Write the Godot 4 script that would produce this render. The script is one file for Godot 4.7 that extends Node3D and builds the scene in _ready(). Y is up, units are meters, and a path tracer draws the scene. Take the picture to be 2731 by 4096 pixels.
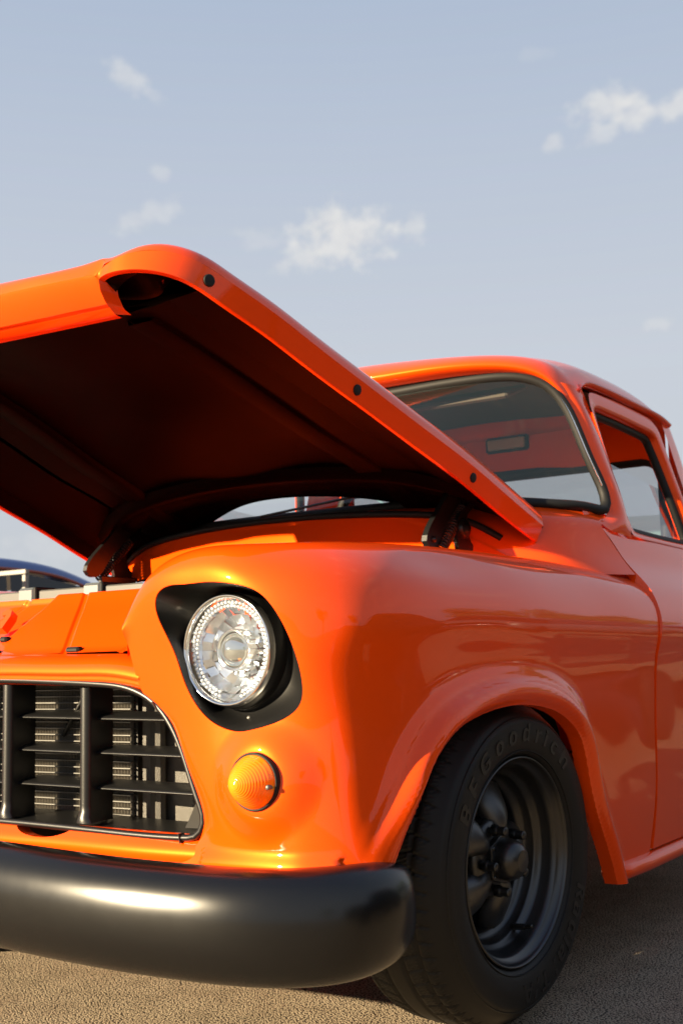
extends Node3D
# A parked orange pickup with its hood up, at a car meet on an asphalt lot. Truck frame: x to its left side, y up, z forward; front axle at z = 0.

class MB:
	var v := PackedVector3Array()
	var n := PackedVector3Array()
	var t := PackedVector2Array()
	var ix := PackedInt32Array()
	var mir := false

	func vert(p: Vector3, q: Vector3, uv := Vector2.ZERO) -> int:
		v.append(Vector3(-p.x, p.y, p.z) if mir else p)
		n.append(Vector3(-q.x, q.y, q.z) if mir else q)
		t.append(uv)
		return v.size() - 1

	func tri(a: int, b: int, c: int) -> void:
		if mir:
			ix.append_array([a, c, b])
		else:
			ix.append_array([a, b, c])

	static func normals(g: Array, wu := false, wv := false) -> Array:
		var R := g.size()
		var out := []
		for i in R:
			var row: PackedVector3Array = g[i]
			var C := row.size()
			var nr := PackedVector3Array()
			nr.resize(C)
			for j in C:
				var j0 := j - 1
				var j1 := j + 1
				if wu:
					j0 = (j - 1 + C - 1) % (C - 1) if j == 0 else j - 1
					j1 = 1 if j == C - 1 else j + 1
				else:
					j0 = maxi(j0, 0)
					j1 = mini(j1, C - 1)
				var i0 := i - 1
				var i1 := i + 1
				if wv:
					i0 = R - 2 if i == 0 else i - 1
					i1 = 1 if i == R - 1 else i + 1
				else:
					i0 = maxi(i0, 0)
					i1 = mini(i1, R - 1)
				var du := row[j1] - row[j0]
				var dv: Vector3 = g[i1][j] - g[i0][j]
				var q := dv.cross(du)
				if q.length_squared() < 1e-16:
					var k := 1 if i < R / 2 else -1
					var r2: PackedVector3Array = g[clampi(i + k, 0, R - 1)]
					q = dv.cross(r2[j1] - r2[j0])
				if q.length_squared() < 1e-18:
					q = Vector3.UP
				nr[j] = q.normalized()
			out.append(nr)
		return out

	func grid(g: Array, wu := false, wv := false, us := 1.0, vs := 1.0) -> void:
		var nn := normals(g, wu, wv)
		var R := g.size()
		var C: int = g[0].size()
		var b := v.size()
		for i in R:
			for j in C:
				vert(g[i][j], nn[i][j], Vector2(us * j / (C - 1.0), vs * i / (R - 1.0)))
		for i in R - 1:
			for j in C - 1:
				var a := b + i * C + j
				tri(a, a + 1, a + C)
				tri(a + 1, a + C + 1, a + C)

	# keeps the part of the grid where f >= 0; returns the cut edge as pairs of points
	func trim(g: Array, f: Callable) -> Array:
		var nn := normals(g)
		var R := g.size()
		var C: int = g[0].size()
		var b := v.size()
		var val := PackedFloat32Array()
		for i in R:
			for j in C:
				vert(g[i][j], nn[i][j])
				val.append(f.call(g[i][j]))
		var segs := []
		for i in R - 1:
			for j in C - 1:
				var a := i * C + j
				for q in [[a, a + 1, a + C], [a + 1, a + C + 1, a + C]]:
					var inside := 0
					for k in q:
						if val[k] >= 0.0:
							inside += 1
					if inside == 3:
						tri(b + q[0], b + q[1], b + q[2])
					elif inside > 0:
						var poly := []
						var cut := []
						for k in 3:
							var p: int = q[k]
							var r: int = q[(k + 1) % 3]
							if val[p] >= 0.0:
								poly.append(b + p)
							if (val[p] >= 0.0) != (val[r] >= 0.0):
								var w: float = val[p] / (val[p] - val[r])
								var gp: Vector3 = g[p / C][p % C]
								var gr: Vector3 = g[r / C][r % C]
								var np: Vector3 = nn[p / C][p % C]
								var nr: Vector3 = nn[r / C][r % C]
								poly.append(vert(gp.lerp(gr, w), np.lerp(nr, w).normalized()))
								cut.append(gp.lerp(gr, w))
						for k in range(1, poly.size() - 1):
							tri(poly[0], poly[k], poly[k + 1])
						if cut.size() == 2:
							segs.append(cut)
		return segs

	func flat(a: Vector3, bb: Vector3, c: Vector3) -> void:
		var q := (c - a).cross(bb - a).normalized()
		tri(vert(a, q), vert(bb, q, Vector2(1, 0)), vert(c, q, Vector2(1, 1)))

	func quad(a: Vector3, bb: Vector3, c: Vector3, d: Vector3) -> void:
		var q := (c - a).cross(bb - a).normalized()
		var i := vert(a, q)
		vert(bb, q, Vector2(1, 0))
		vert(c, q, Vector2(1, 1))
		vert(d, q, Vector2(0, 1))
		tri(i, i + 1, i + 2)
		tri(i, i + 2, i + 3)

	# block with chamfered edges
	func box(c: Vector3, s: Vector3, basis := Basis(), ch := 0.0) -> void:
		var h := s / 2.0
		ch = minf(ch, minf(h.x, minf(h.y, h.z)) * 0.9)
		var p := func(sx: float, sy: float, sz: float, ax: int) -> Vector3:
			var q := Vector3(sx * (h.x - ch), sy * (h.y - ch), sz * (h.z - ch))
			q[ax] = [sx, sy, sz][ax] * h[ax]
			return c + basis * q
		for ax in 3:
			for sg in [-1.0, 1.0]:
				var cs := []
				for k in [[-1.0, -1.0], [1.0, -1.0], [1.0, 1.0], [-1.0, 1.0]]:
					var e := [0.0, 0.0, 0.0]
					e[ax] = sg
					e[(ax + 1) % 3] = k[0]
					e[(ax + 2) % 3] = k[1]
					cs.append((p as Callable).call(e[0], e[1], e[2], ax))
				if sg < 0:
					quad(cs[0], cs[1], cs[2], cs[3])
				else:
					quad(cs[0], cs[3], cs[2], cs[1])
		if ch <= 0.0:
			return
		for ax in 3:
			var b1 := (ax + 1) % 3
			var b2 := (ax + 2) % 3
			for k in [[-1.0, -1.0], [1.0, -1.0], [1.0, 1.0], [-1.0, 1.0]]:
				var lo := [0.0, 0.0, 0.0]
				lo[ax] = -1.0
				lo[b1] = k[0]
				lo[b2] = k[1]
				var hi := lo.duplicate()
				hi[ax] = 1.0
				var a: Vector3 = (p as Callable).call(lo[0], lo[1], lo[2], b1)
				var b: Vector3 = (p as Callable).call(hi[0], hi[1], hi[2], b1)
				var d: Vector3 = (p as Callable).call(lo[0], lo[1], lo[2], b2)
				var e2: Vector3 = (p as Callable).call(hi[0], hi[1], hi[2], b2)
				if k[0] * k[1] > 0:
					quad(a, d, e2, b)
				else:
					quad(a, b, e2, d)
		for sx in [-1.0, 1.0]:
			for sy in [-1.0, 1.0]:
				for sz in [-1.0, 1.0]:
					var a: Vector3 = (p as Callable).call(sx, sy, sz, 0)
					var b: Vector3 = (p as Callable).call(sx, sy, sz, 1)
					var d: Vector3 = (p as Callable).call(sx, sy, sz, 2)
					if sx * sy * sz > 0:
						flat(a, d, b)
					else:
						flat(a, b, d)

	# round rod along a path; r a number or one radius per point
	func tube(path: PackedVector3Array, r, seg := 10, closed := false) -> void:
		var N := path.size()
		var g := []
		var up := Vector3.ZERO
		for i in N:
			var a := path[(i - 1 + N) % N] if closed else path[maxi(i - 1, 0)]
			var b := path[(i + 1) % N] if closed else path[mini(i + 1, N - 1)]
			var tg := (b - a).normalized()
			if up == Vector3.ZERO:
				up = tg.cross(Vector3.UP if absf(tg.y) < 0.9 else Vector3.RIGHT).normalized()
			up = (up - tg * up.dot(tg)).normalized()
			var sd := tg.cross(up)
			var row := PackedVector3Array()
			var rr: float = r[i] if r is Array or r is PackedFloat32Array else r
			for k in seg + 1:
				var an := TAU * k / seg
				row.append(path[i] + (up * cos(an) + sd * sin(an)) * rr)
			g.append(row)
		if closed:
			g.append(g[0])
		else:
			for e in [0, N - 1]:
				var row := PackedVector3Array()
				row.resize(seg + 1)
				row.fill(path[e])
				if e == 0:
					g.push_front(row)
				else:
					g.append(row)
		grid(g, true, closed)

	# profile of (radius, height along the axis), turned about basis.y
	func lathe(prof: PackedVector2Array, o: Vector3, basis: Basis, seg := 48) -> void:
		var g := []
		for p in prof:
			var row := PackedVector3Array()
			for k in seg + 1:
				var an := TAU * k / seg
				row.append(o + basis * Vector3(cos(an) * p.x, p.y, sin(an) * p.x))
			g.append(row)
		grid(g, true)

	# plate: a flat outline pushed along d
	func plate(outline: PackedVector2Array, o: Vector3, ux: Vector3, uy: Vector3, d: Vector3) -> void:
		var idx := Geometry2D.triangulate_polygon(outline)
		var at := func(p: Vector2, k: float) -> Vector3: return o + ux * p.x + uy * p.y + d * k
		for i in range(0, idx.size(), 3):
			for k in [0.0, 1.0]:
				flat((at as Callable).call(outline[idx[i]], k), (at as Callable).call(outline[idx[i + 1]], k), (at as Callable).call(outline[idx[i + 2]], k))
		for i in outline.size():
			var a := outline[i]
			var b := outline[(i + 1) % outline.size()]
			quad((at as Callable).call(a, 0.0), (at as Callable).call(b, 0.0), (at as Callable).call(b, 1.0), (at as Callable).call(a, 1.0))

	func ball(c: Vector3, r: Vector3, seg := 12) -> void:
		var g := []
		for i in seg / 2 + 1:
			var row := PackedVector3Array()
			var th := PI * i / (seg / 2)
			for k in seg + 1:
				var an := TAU * k / seg
				row.append(c + Vector3(r.x * sin(th) * cos(an), r.y * cos(th), r.z * sin(th) * sin(an)))
			g.append(row)
		grid(g, true)

	# strips that give a cut edge its turned-in lip
	func lips(segs: Array, d: Vector3) -> void:
		for s in segs:
			quad(s[0], s[1], s[1] + d, s[0] + d)

	func mesh() -> ArrayMesh:
		var a := []
		a.resize(Mesh.ARRAY_MAX)
		a[Mesh.ARRAY_VERTEX] = v
		a[Mesh.ARRAY_NORMAL] = n
		a[Mesh.ARRAY_TEX_UV] = t
		a[Mesh.ARRAY_INDEX] = ix
		var m := ArrayMesh.new()
		m.add_surface_from_arrays(Mesh.PRIMITIVE_TRIANGLES, a)
		return m


var M := {}
var rng := RandomNumberGenerator.new()


func obj(called: String, b, m: Material, parent: Node = self) -> MeshInstance3D:
	var o := MeshInstance3D.new()
	o.name = called
	o.mesh = b.mesh() if b is MB else b
	o.material_override = m
	parent.add_child(o, true)
	return o


func thing(called: String, label: String, category: String, at := Vector3.ZERO, turn := 0.0, group := "") -> Node3D:
	var o := Node3D.new()
	o.name = called
	o.position = at
	o.rotation.y = turn
	add_child(o, true)
	return tag(o, label, category, group)


func tag(o: Node3D, label: String, category := "", group := "", kind := "") -> Node3D:
	if label: o.set_meta("label", label)
	if category: o.set_meta("category", category)
	if group: o.set_meta("group", group)
	if kind: o.set_meta("kind", kind)
	return o


# ---------- splines ----------
func second(ts: PackedFloat32Array, p: PackedVector3Array) -> PackedVector3Array:
	var N := p.size()
	var m := PackedVector3Array()
	m.resize(N)
	if N < 3:
		return m
	var c := PackedFloat32Array()
	c.resize(N)
	var d := PackedVector3Array()
	d.resize(N)
	for i in range(1, N - 1):
		var h0 := ts[i] - ts[i - 1]
		var h1 := ts[i + 1] - ts[i]
		var w := 2.0 * (h0 + h1) - h0 * c[i - 1]
		c[i] = h1 / w
		d[i] = (6.0 * ((p[i + 1] - p[i]) / h1 - (p[i] - p[i - 1]) / h0) - h0 * d[i - 1]) / w
	for i in range(N - 2, 0, -1):
		m[i] = d[i] - c[i] * m[i + 1]
	return m


func along(ts: PackedFloat32Array, p: PackedVector3Array, m: PackedVector3Array, s: float) -> Vector3:
	var i := clampi(ts.bsearch(s) - 1, 0, p.size() - 2)
	var h := ts[i + 1] - ts[i]
	var b := (s - ts[i]) / h
	var a := 1.0 - b
	return p[i] * a + p[i + 1] * b + ((a * a * a - a) * m[i] + (b * b * b - b) * m[i + 1]) * h * h / 6.0


func knots(p: PackedVector3Array) -> PackedFloat32Array:
	var ts := PackedFloat32Array([0.0])
	for i in range(1, p.size()):
		ts.append(ts[i - 1] + maxf(p[i].distance_to(p[i - 1]), 1e-5))
	return ts


func spl(src: Array, count: int, closed := false) -> PackedVector3Array:
	var p := PackedVector3Array(src)
	var N := p.size()
	if closed:
		var q := PackedVector3Array()
		for i in range(-3, N + 4):
			q.append(p[posmod(i, N)])
		p = q
	var ts := knots(p)
	var m := second(ts, p)
	var a := ts[3] if closed else 0.0
	var b := ts[3 + N] if closed else ts[-1]
	var out := PackedVector3Array()
	for k in count:
		var f := k / float(count) if closed else k / (count - 1.0)
		out.append(along(ts, p, m, a + (b - a) * f))
	return out


# a smooth sheet through rows of points: natural splines both ways on shared knots
func sheet(rows: Array, nu: int, nv: int) -> Array:
	var R := rows.size()
	var C: int = rows[0].size()
	var tu := PackedFloat32Array()
	tu.resize(C)
	for r in rows:
		var k := knots(PackedVector3Array(r))
		for j in C:
			tu[j] += k[j] / R
	var mid := []
	for r in rows:
		var p := PackedVector3Array(r)
		var m := second(tu, p)
		var o := PackedVector3Array()
		for k in nu:
			o.append(along(tu, p, m, tu[-1] * k / (nu - 1.0)))
		mid.append(o)
	var tv := PackedFloat32Array()
	tv.resize(R)
	for k in nu:
		var acc := 0.0
		for i in range(1, R):
			acc += maxf(mid[i][k].distance_to(mid[i - 1][k]), 1e-5)
			tv[i] += acc / nu
	var g := []
	for i in nv:
		var o := PackedVector3Array()
		o.resize(nu)
		g.append(o)
	for k in nu:
		var p := PackedVector3Array()
		for i in R:
			p.append(mid[i][k])
		var m := second(tv, p)
		for i in nv:
			g[i][k] = along(tv, p, m, tv[-1] * i / (nv - 1.0))
	return g


func V(x: float, y: float, z: float) -> Vector3:
	return Vector3(x, y, z)


func curve1(keys: Array, x: float) -> float:
	if x <= keys[0][0]: return keys[0][1]
	for i in range(1, keys.size()):
		if x < keys[i][0]:
			var f: float = (x - keys[i - 1][0]) / (keys[i][0] - keys[i - 1][0])
			return lerpf(keys[i - 1][1], keys[i][1], f * f * (3.0 - 2.0 * f))
	return keys[-1][1]


func lin(keys: Array, x: float) -> float:
	if x <= keys[0][0]: return keys[0][1]
	for i in range(1, keys.size()):
		if x < keys[i][0]:
			return lerpf(keys[i - 1][1], keys[i][1], (x - keys[i - 1][0]) / (keys[i][0] - keys[i - 1][0]))
	return keys[-1][1]


# ---------- materials ----------
func noise(f: float, oct: int, seed_: int, type := FastNoiseLite.TYPE_SIMPLEX_SMOOTH) -> FastNoiseLite:
	var n := FastNoiseLite.new()
	n.noise_type = type
	n.frequency = f
	n.seed = seed_
	n.fractal_octaves = oct
	return n


func ntex(size: int, n: FastNoiseLite, normal := false, bump := 4.0, ramp: Gradient = null) -> NoiseTexture2D:
	var t := NoiseTexture2D.new()
	t.width = size
	t.height = size
	t.seamless = true
	t.noise = n
	t.as_normal_map = normal
	t.bump_strength = bump
	t.color_ramp = ramp
	return t


func ramp(cols: Array) -> Gradient:
	var g := Gradient.new()
	g.offsets = PackedFloat32Array(cols.map(func(c): return c[0]))
	g.colors = PackedColorArray(cols.map(func(c): return (c[1] as Color).linear_to_srgb()))
	return g


func mat(c: Color, rough := 0.5, metal := 0.0) -> StandardMaterial3D:
	var m := StandardMaterial3D.new()
	m.albedo_color = c.linear_to_srgb()
	m.roughness = rough
	m.metallic = metal
	m.cull_mode = BaseMaterial3D.CULL_DISABLED
	return m


func tri(m: StandardMaterial3D, scale: float, world := false) -> StandardMaterial3D:
	m.uv1_triplanar = true
	m.uv1_world_triplanar = world
	m.uv1_scale = Vector3.ONE * scale
	return m


func paint(c: Color) -> StandardMaterial3D:
	var m := mat(c, 0.40)
	m.metallic = 0.22
	m.metallic_specular = 0.1
	m.clearcoat_enabled = true
	m.clearcoat = 0.75
	m.clearcoat_roughness = 0.03
	m.normal_enabled = true
	m.normal_texture = M.peel
	m.normal_scale = 0.035
	return tri(m, 6.0)


func materials() -> void:
	M.peel = ntex(512, noise(0.035, 2, 3), true, 3.0)
	M.grain_n = ntex(512, noise(0.25, 2, 4), true, 5.0)
	M.orange = paint(Color(0.90, 0.070, 0.0015))
	M.satin = mat(Color(0.0065, 0.0065, 0.0068), 0.36)
	M.satin.normal_enabled = true
	M.satin.normal_texture = M.grain_n
	M.satin.normal_scale = 0.08
	tri(M.satin, 12.0)
	M.bumper = mat(Color(0.0035, 0.0036, 0.004), 0.25)
	M.bumper.roughness_texture = ntex(512, noise(0.012, 4, 8), false, 1.0, ramp([[0.0, Color(0.8, 0.8, 0.8)], [1.0, Color(1, 1, 1)]]))
	M.bumper.albedo_color = Color.WHITE
	M.bumper.albedo_texture = ntex(1024, noise(0.16, 1, 31), false, 1.0, ramp([[0.0, Color(0.0035, 0.0036, 0.004)], [0.93, Color(0.0035, 0.0036, 0.004)], [0.97, Color(0.05, 0.045, 0.038)]]))
	tri(M.bumper, 3.0)
	M.rubber = mat(Color(0.010, 0.010, 0.010), 0.6)
	M.rubber.metallic_specular = 0.35
	M.tyre = mat(Color(0.006, 0.0058, 0.0056), 0.55)
	M.tyre.metallic_specular = 0.4
	M.tyre.normal_enabled = true
	M.tyre.normal_texture = M.grain_n
	M.tyre.normal_scale = 0.15
	tri(M.tyre, 14.0)
	M.wheel = mat(Color(0.008, 0.008, 0.0083), 0.30)
	M.wheel.metallic_specular = 0.6
	M.letter = mat(Color(0.007, 0.0068, 0.0066), 0.45)
	M.spoke = mat(Color(0.013, 0.013, 0.0135), 0.38)
	M.spoke.metallic_specular = 0.7
	M.chrome = mat(Color(0.85, 0.85, 0.84), 0.07, 1.0)
	M.mirror = mat(Color(0.74, 0.80, 0.88), 0.17, 0.9)
	M.bead = mat(Color(0.80, 0.84, 0.90), 0.12, 0.6)
	M.tank = mat(Color(0.085, 0.083, 0.08), 0.55, 0.3)
	M.alloy = mat(Color(0.20, 0.195, 0.185), 0.5, 0.6)
	M.alloy.roughness_texture = ntex(256, noise(0.02, 4, 9), false, 1.0, ramp([[0.0, Color(0.6, 0.6, 0.6)], [1.0, Color(1, 1, 1)]]))
	tri(M.alloy, 8.0)
	M.fin = mat(Color(0.34, 0.32, 0.29), 0.55, 0.2)
	M.dark = mat(Color(0.02, 0.018, 0.016), 0.5)
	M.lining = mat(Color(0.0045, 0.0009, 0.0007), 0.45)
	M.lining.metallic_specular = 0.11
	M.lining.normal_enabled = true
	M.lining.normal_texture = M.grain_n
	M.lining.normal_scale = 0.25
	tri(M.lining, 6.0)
	M.baffle = mat(Color(0.085, 0.078, 0.068), 0.45)
	M.baffle.normal_enabled = true
	M.baffle.normal_texture = M.grain_n
	M.baffle.normal_scale = 0.5
	tri(M.baffle, 7.0)
	M.headliner = mat(Color(0.075, 0.06, 0.045), 0.85)
	M.lampglow = mat(Color(0.55, 0.52, 0.46), 0.4)
	M.glass = mat(Color(0.03, 0.05, 0.05), 0.0)
	M.glass.albedo_color.a = 0.16
	M.glass.transparency = BaseMaterial3D.TRANSPARENCY_ALPHA
	M.tinted = mat(Color(0.09, 0.26, 0.28), 0.0)
	M.tinted.albedo_color.a = 0.42
	M.tinted.transparency = BaseMaterial3D.TRANSPARENCY_ALPHA
	M.side_glass = mat(Color(0.10, 0.16, 0.20), 0.0)
	M.side_glass.albedo_color.a = 0.25
	M.side_glass.transparency = BaseMaterial3D.TRANSPARENCY_ALPHA
	M.lens = mat(Color(0.8, 0.8, 0.8), 0.0)
	M.lens.albedo_color.a = 0.02
	M.lens.transparency = BaseMaterial3D.TRANSPARENCY_ALPHA
	M.amber = mat(Color(0.95, 0.36, 0.01), 0.12)
	M.amber.clearcoat_enabled = true
	M.amber.clearcoat = 1.0
	M.amber.clearcoat_roughness = 0.05
	M.amber.backlight_enabled = true
	M.amber.backlight = Color(0.9, 0.45, 0.05)
	M.blue = mat(Color(0.008, 0.05, 0.24), 0.4)
	M.blue.clearcoat_enabled = true
	M.blue.clearcoat = 1.0
	M.blue.clearcoat_roughness = 0.05
	M.grey_paint = mat(Color(0.07, 0.08, 0.09), 0.4)
	M.grey_paint.clearcoat_enabled = true
	M.grey_paint.clearcoat = 1.0
	# asphalt: tan and dark stones in a brown binder
	var a := mat(Color(1, 1, 1), 0.85)
	a.metallic_specular = 0.3
	a.albedo_texture = ntex(1024, noise(0.10, 2, 21, FastNoiseLite.TYPE_CELLULAR), false, 1.0, ramp([[0.0, Color(0.56, 0.46, 0.335)], [0.36, Color(0.43, 0.345, 0.245)], [0.49, Color(0.28, 0.218, 0.152)], [0.60, Color(0.06, 0.046, 0.036)], [1.0, Color(0.02, 0.015, 0.012)]]))
	a.heightmap_enabled = true
	a.heightmap_texture = ntex(1024, noise(0.10, 2, 21, FastNoiseLite.TYPE_CELLULAR))
	a.heightmap_scale = -0.5
	a.detail_enabled = true
	a.detail_blend_mode = BaseMaterial3D.BLEND_MODE_MUL
	a.detail_albedo = ntex(1024, noise(0.014, 6, 5), false, 1.0, ramp([[0.15, Color(0.80, 0.785, 0.77)], [0.45, Color(0.92, 0.915, 0.91)], [0.75, Color(1, 1, 1)]]))
	a.detail_uv_layer = BaseMaterial3D.DETAIL_UV_2
	a.uv2_triplanar = true
	a.uv2_world_triplanar = true
	a.uv2_scale = Vector3.ONE * 0.55
	M.asphalt = tri(a, 1.9, true)


# ---------- sky ----------
func sky_picture() -> ImageTexture:
	var w := 4096
	var h := 2048
	var im := Image.create(w, h, false, Image.FORMAT_RGB8)
	var keys := [[-90.0, Color(0.30, 0.27, 0.24)], [-0.5, Color(0.42, 0.40, 0.38)], [0.0, Color(0.80, 0.815, 0.83)], [6.0, Color(0.795, 0.818, 0.845)], [14.0, Color(0.80, 0.828, 0.868)], [24.0, Color(0.745, 0.788, 0.854)], [34.0, Color(0.68, 0.742, 0.832)], [60.0, Color(0.54, 0.63, 0.78)], [90.0, Color(0.46, 0.56, 0.74)]]
	for y in h:
		var el := 90.0 - 180.0 * (y + 0.5) / h
		var c: Color = keys[-1][1]
		for i in range(1, keys.size()):
			if el < keys[i][0]:
				c = (keys[i - 1][1] as Color).lerp(keys[i][1], clampf((el - keys[i - 1][0]) / (keys[i][0] - keys[i - 1][0]), 0, 1))
				break
		im.fill_rect(Rect2i(0, y, w, 1), c)
	# azimuth from -z towards +x, elevation, half width, half height (degrees), strength, tilt
	var clouds := [[-43.0, 27.5, 1.35, 0.85, 0.62, -0.45], [-41.6, 26.7, 0.7, 0.4, 0.3, -0.3], [-41.2, 23.4, 0.7, 0.45, 0.42, -0.2], [-41.9, 21.5, 1.9, 0.75, 0.5, 0.38], [-32.0, 20.5, 3.1, 1.55, 1.0, 0.03], [-32.9, 21.5, 1.2, 1.0, 0.8, 0.5], [-34.0, 19.6, 1.2, 0.8, 0.6, 0.0], [-36.3, 20.5, 1.6, 0.7, 0.3, 0.0],
		[-35.4, 19.2, 0.7, 0.5, 0.45, 0.0], [-28.7, 21.0, 0.75, 0.7, 0.55, 0.3], [-18.9, 25.5, 2.0, 0.95, 0.85, 0.1], [-17.6, 25.0, 1.2, 1.0, 0.8, 0.0], [-15.5, 25.0, 1.7, 0.8, 0.85, 0.1], [-21.6, 24.1, 0.75, 0.65, 0.6, 0.3], [-19.3, 24.3, 1.2, 0.55, 0.55, 0.1], [-17.0, 15.6, 0.9, 0.38, 0.42, 0.0], [-46.2, 5.8, 3.2, 0.9, 0.32, 0.0], [-22.3, 28.0, 1.0, 0.4, 0.16, 0.0]]
	rng.seed = 77
	for k in 190:
		var az := rng.randf_range(-8.0, 305.0)
		var el := rng.randf_range(4.0, 60.0)
		var s := rng.randf_range(0.7, 3.4)
		clouds.append([az, el, s * 1.7, s * 0.8, rng.randf_range(0.3, 0.95), rng.randf_range(-0.3, 0.3)])
	var nz := noise(1.0, 5, 12)
	nz.fractal_gain = 0.56
	for c in clouds:
		var ce := cos(deg_to_rad(c[1]))
		var px: float = c[0] / 360.0 * w
		var py: float = (90.0 - c[1]) / 180.0 * h
		var rx: int = int(c[2] * 1.7 / ce / 360.0 * w)
		var ry: int = int(c[3] * 1.9 / 180.0 * h)
		for y in range(int(py) - ry, int(py) + ry):
			for x in range(int(px) - rx, int(px) + rx):
				var dx: float = (x - px) / w * 360.0 * ce
				var dy: float = (py - y) / h * 180.0
				var ex: float = (dx + dy * c[5] * 0.5) / c[2]
				var ey: float = (dy - dx * c[5]) / c[3]
				var fall: float = 1.0 - sqrt(ex * ex + ey * ey)
				if fall < -0.6:
					continue
				var az: float = c[0] + dx
				var f := nz.get_noise_3d(az * 0.75, (c[1] + dy) * 0.95, c[1] * 0.1)
				var aa: float = smoothstep(-0.08, 0.78, fall * 0.95 + f * 0.62) * c[4]
				if aa > 0.003:
					var xx := posmod(x, w)
					var base := im.get_pixel(xx, clampi(y, 0, h - 1))
					var lit := Color(0.885, 0.882, 0.885).lerp(Color(0.93, 0.925, 0.915), clampf(0.5 + f, 0, 1))
					im.set_pixel(xx, clampi(y, 0, h - 1), base.lerp(lit, aa * 0.82))
	return ImageTexture.create_from_image(im)


func _ready() -> void:
	# ----- camera -----
	var cam := Camera3D.new()
	cam.name = "camera"
	cam.position = Vector3(1.8946, 0.7228, 2.2411)
	cam.rotation = Vector3(0.1294, 0.5681, -0.0245)
	cam.fov = 46.83
	cam.near = 0.05
	cam.far = 900.0
	var lens := CameraAttributesPhysical.new()
	lens.frustum_focal_length = 40.41
	lens.frustum_focus_distance = 1.75
	lens.frustum_near = 0.05
	lens.frustum_far = 900.0
	lens.exposure_aperture = 11.0
	cam.attributes = lens
	cam.fov = 46.83
	add_child(cam)
	# ----- sky, sun, exposure -----
	var env := Environment.new()
	env.background_mode = Environment.BG_SKY
	var pano := PanoramaSkyMaterial.new()
	pano.panorama = sky_picture()
	pano.energy_multiplier = 0.285
	env.sky = Sky.new()
	env.sky.sky_material = pano
	env.tonemap_mode = Environment.TONE_MAPPER_LINEAR
	env.tonemap_exposure = 3.4
	env.sdfgi_enabled = true
	env.ssao_enabled = true
	env.ssil_enabled = true
	var we := WorldEnvironment.new()
	we.name = "world"
	we.environment = env
	add_child(we)
	var sun := DirectionalLight3D.new()
	sun.name = "sun"
	sun.light_energy = 1.6
	sun.light_color = Color(1.0, 0.91, 0.75)
	sun.light_angular_distance = 0.5
	sun.shadow_enabled = true
	add_child(sun)
	sun.look_at_from_position(Vector3(-4.5, 2.8, 8.8), Vector3.ZERO)
	materials()
	ground()
	truck()
	background()


func ground() -> void:
	var b := MB.new()
	b.quad(V(-400, 0, -400), V(400, 0, -400), V(400, 0, 400), V(-400, 0, 400))
	var g := obj("ground", b, M.asphalt)
	tag(g, "rough tan and dark asphalt of the parking lot under the truck", "", "", "structure")


# ---------- the truck ----------
var truck_root: Node3D
var ARCH: PackedVector2Array      # wheel opening, (z, y)
var ARCH_HOLE: PackedVector2Array
var OPEN: PackedVector2Array      # headlight opening, (x, y)


func dist2(p: Vector2, poly: PackedVector2Array, closed: bool) -> float:
	var best := 1e9
	var N := poly.size()
	for i in (N if closed else N - 1):
		var q := Geometry2D.get_closest_point_to_segment(p, poly[i], poly[(i + 1) % N])
		best = minf(best, p.distance_squared_to(q))
	return sqrt(best)


func to2(p: PackedVector3Array, a: int, b: int) -> PackedVector2Array:
	var o := PackedVector2Array()
	for q in p:
		o.append(Vector2(q[a], q[b]))
	return o


func seam_z(y: float) -> float:
	return lin([[0.20, -0.595], [0.231, -0.624], [0.309, -0.690], [0.464, -0.734], [0.626, -0.747], [0.725, -0.742], [0.779, -0.732], [0.847, -0.758], [0.916, -0.786], [0.96, -0.80]], y)


func side_column(z: float, bottom: float, rear := false) -> Array:
	var x0 := curve1([[-0.7, 0.708], [-0.3, 0.692], [0.1, 0.662], [0.35, 0.642], [0.55, 0.62]], z)
	var y0 := curve1([[-0.7, 0.946], [-0.3, 0.946], [0.1, 0.930], [0.35, 0.905], [0.55, 0.885]], z)
	var yc := curve1([[-0.7, 0.955], [-0.45, 0.962], [-0.15, 0.960], [0.15, 0.956], [0.38, 0.947], [0.55, 0.938]], z)
	var out := curve1([[-0.7, 0.012], [-0.35, 0.004], [0.1, 0.0], [0.4, -0.018]], z)
	var pts := [[x0, y0], [x0 + 0.04, y0 + (yc - y0) * 0.6], [0.775, yc], [0.862 + out, yc - 0.038], [0.912 + out, 0.862], [0.930 + out, 0.792], [0.918 + out, 0.742], [0.906 + out, 0.65], [0.902 + out, 0.55], [0.904 + out, 0.46], [0.906 + out, bottom]]
	if bottom < 0.3:
		pts[8][1] = 0.53
		pts[9][1] = 0.38
	var o := []
	for p in pts:
		o.append(Vector3(p[0], p[1], seam_z(p[1]) if rear else z))
	return o


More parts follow.
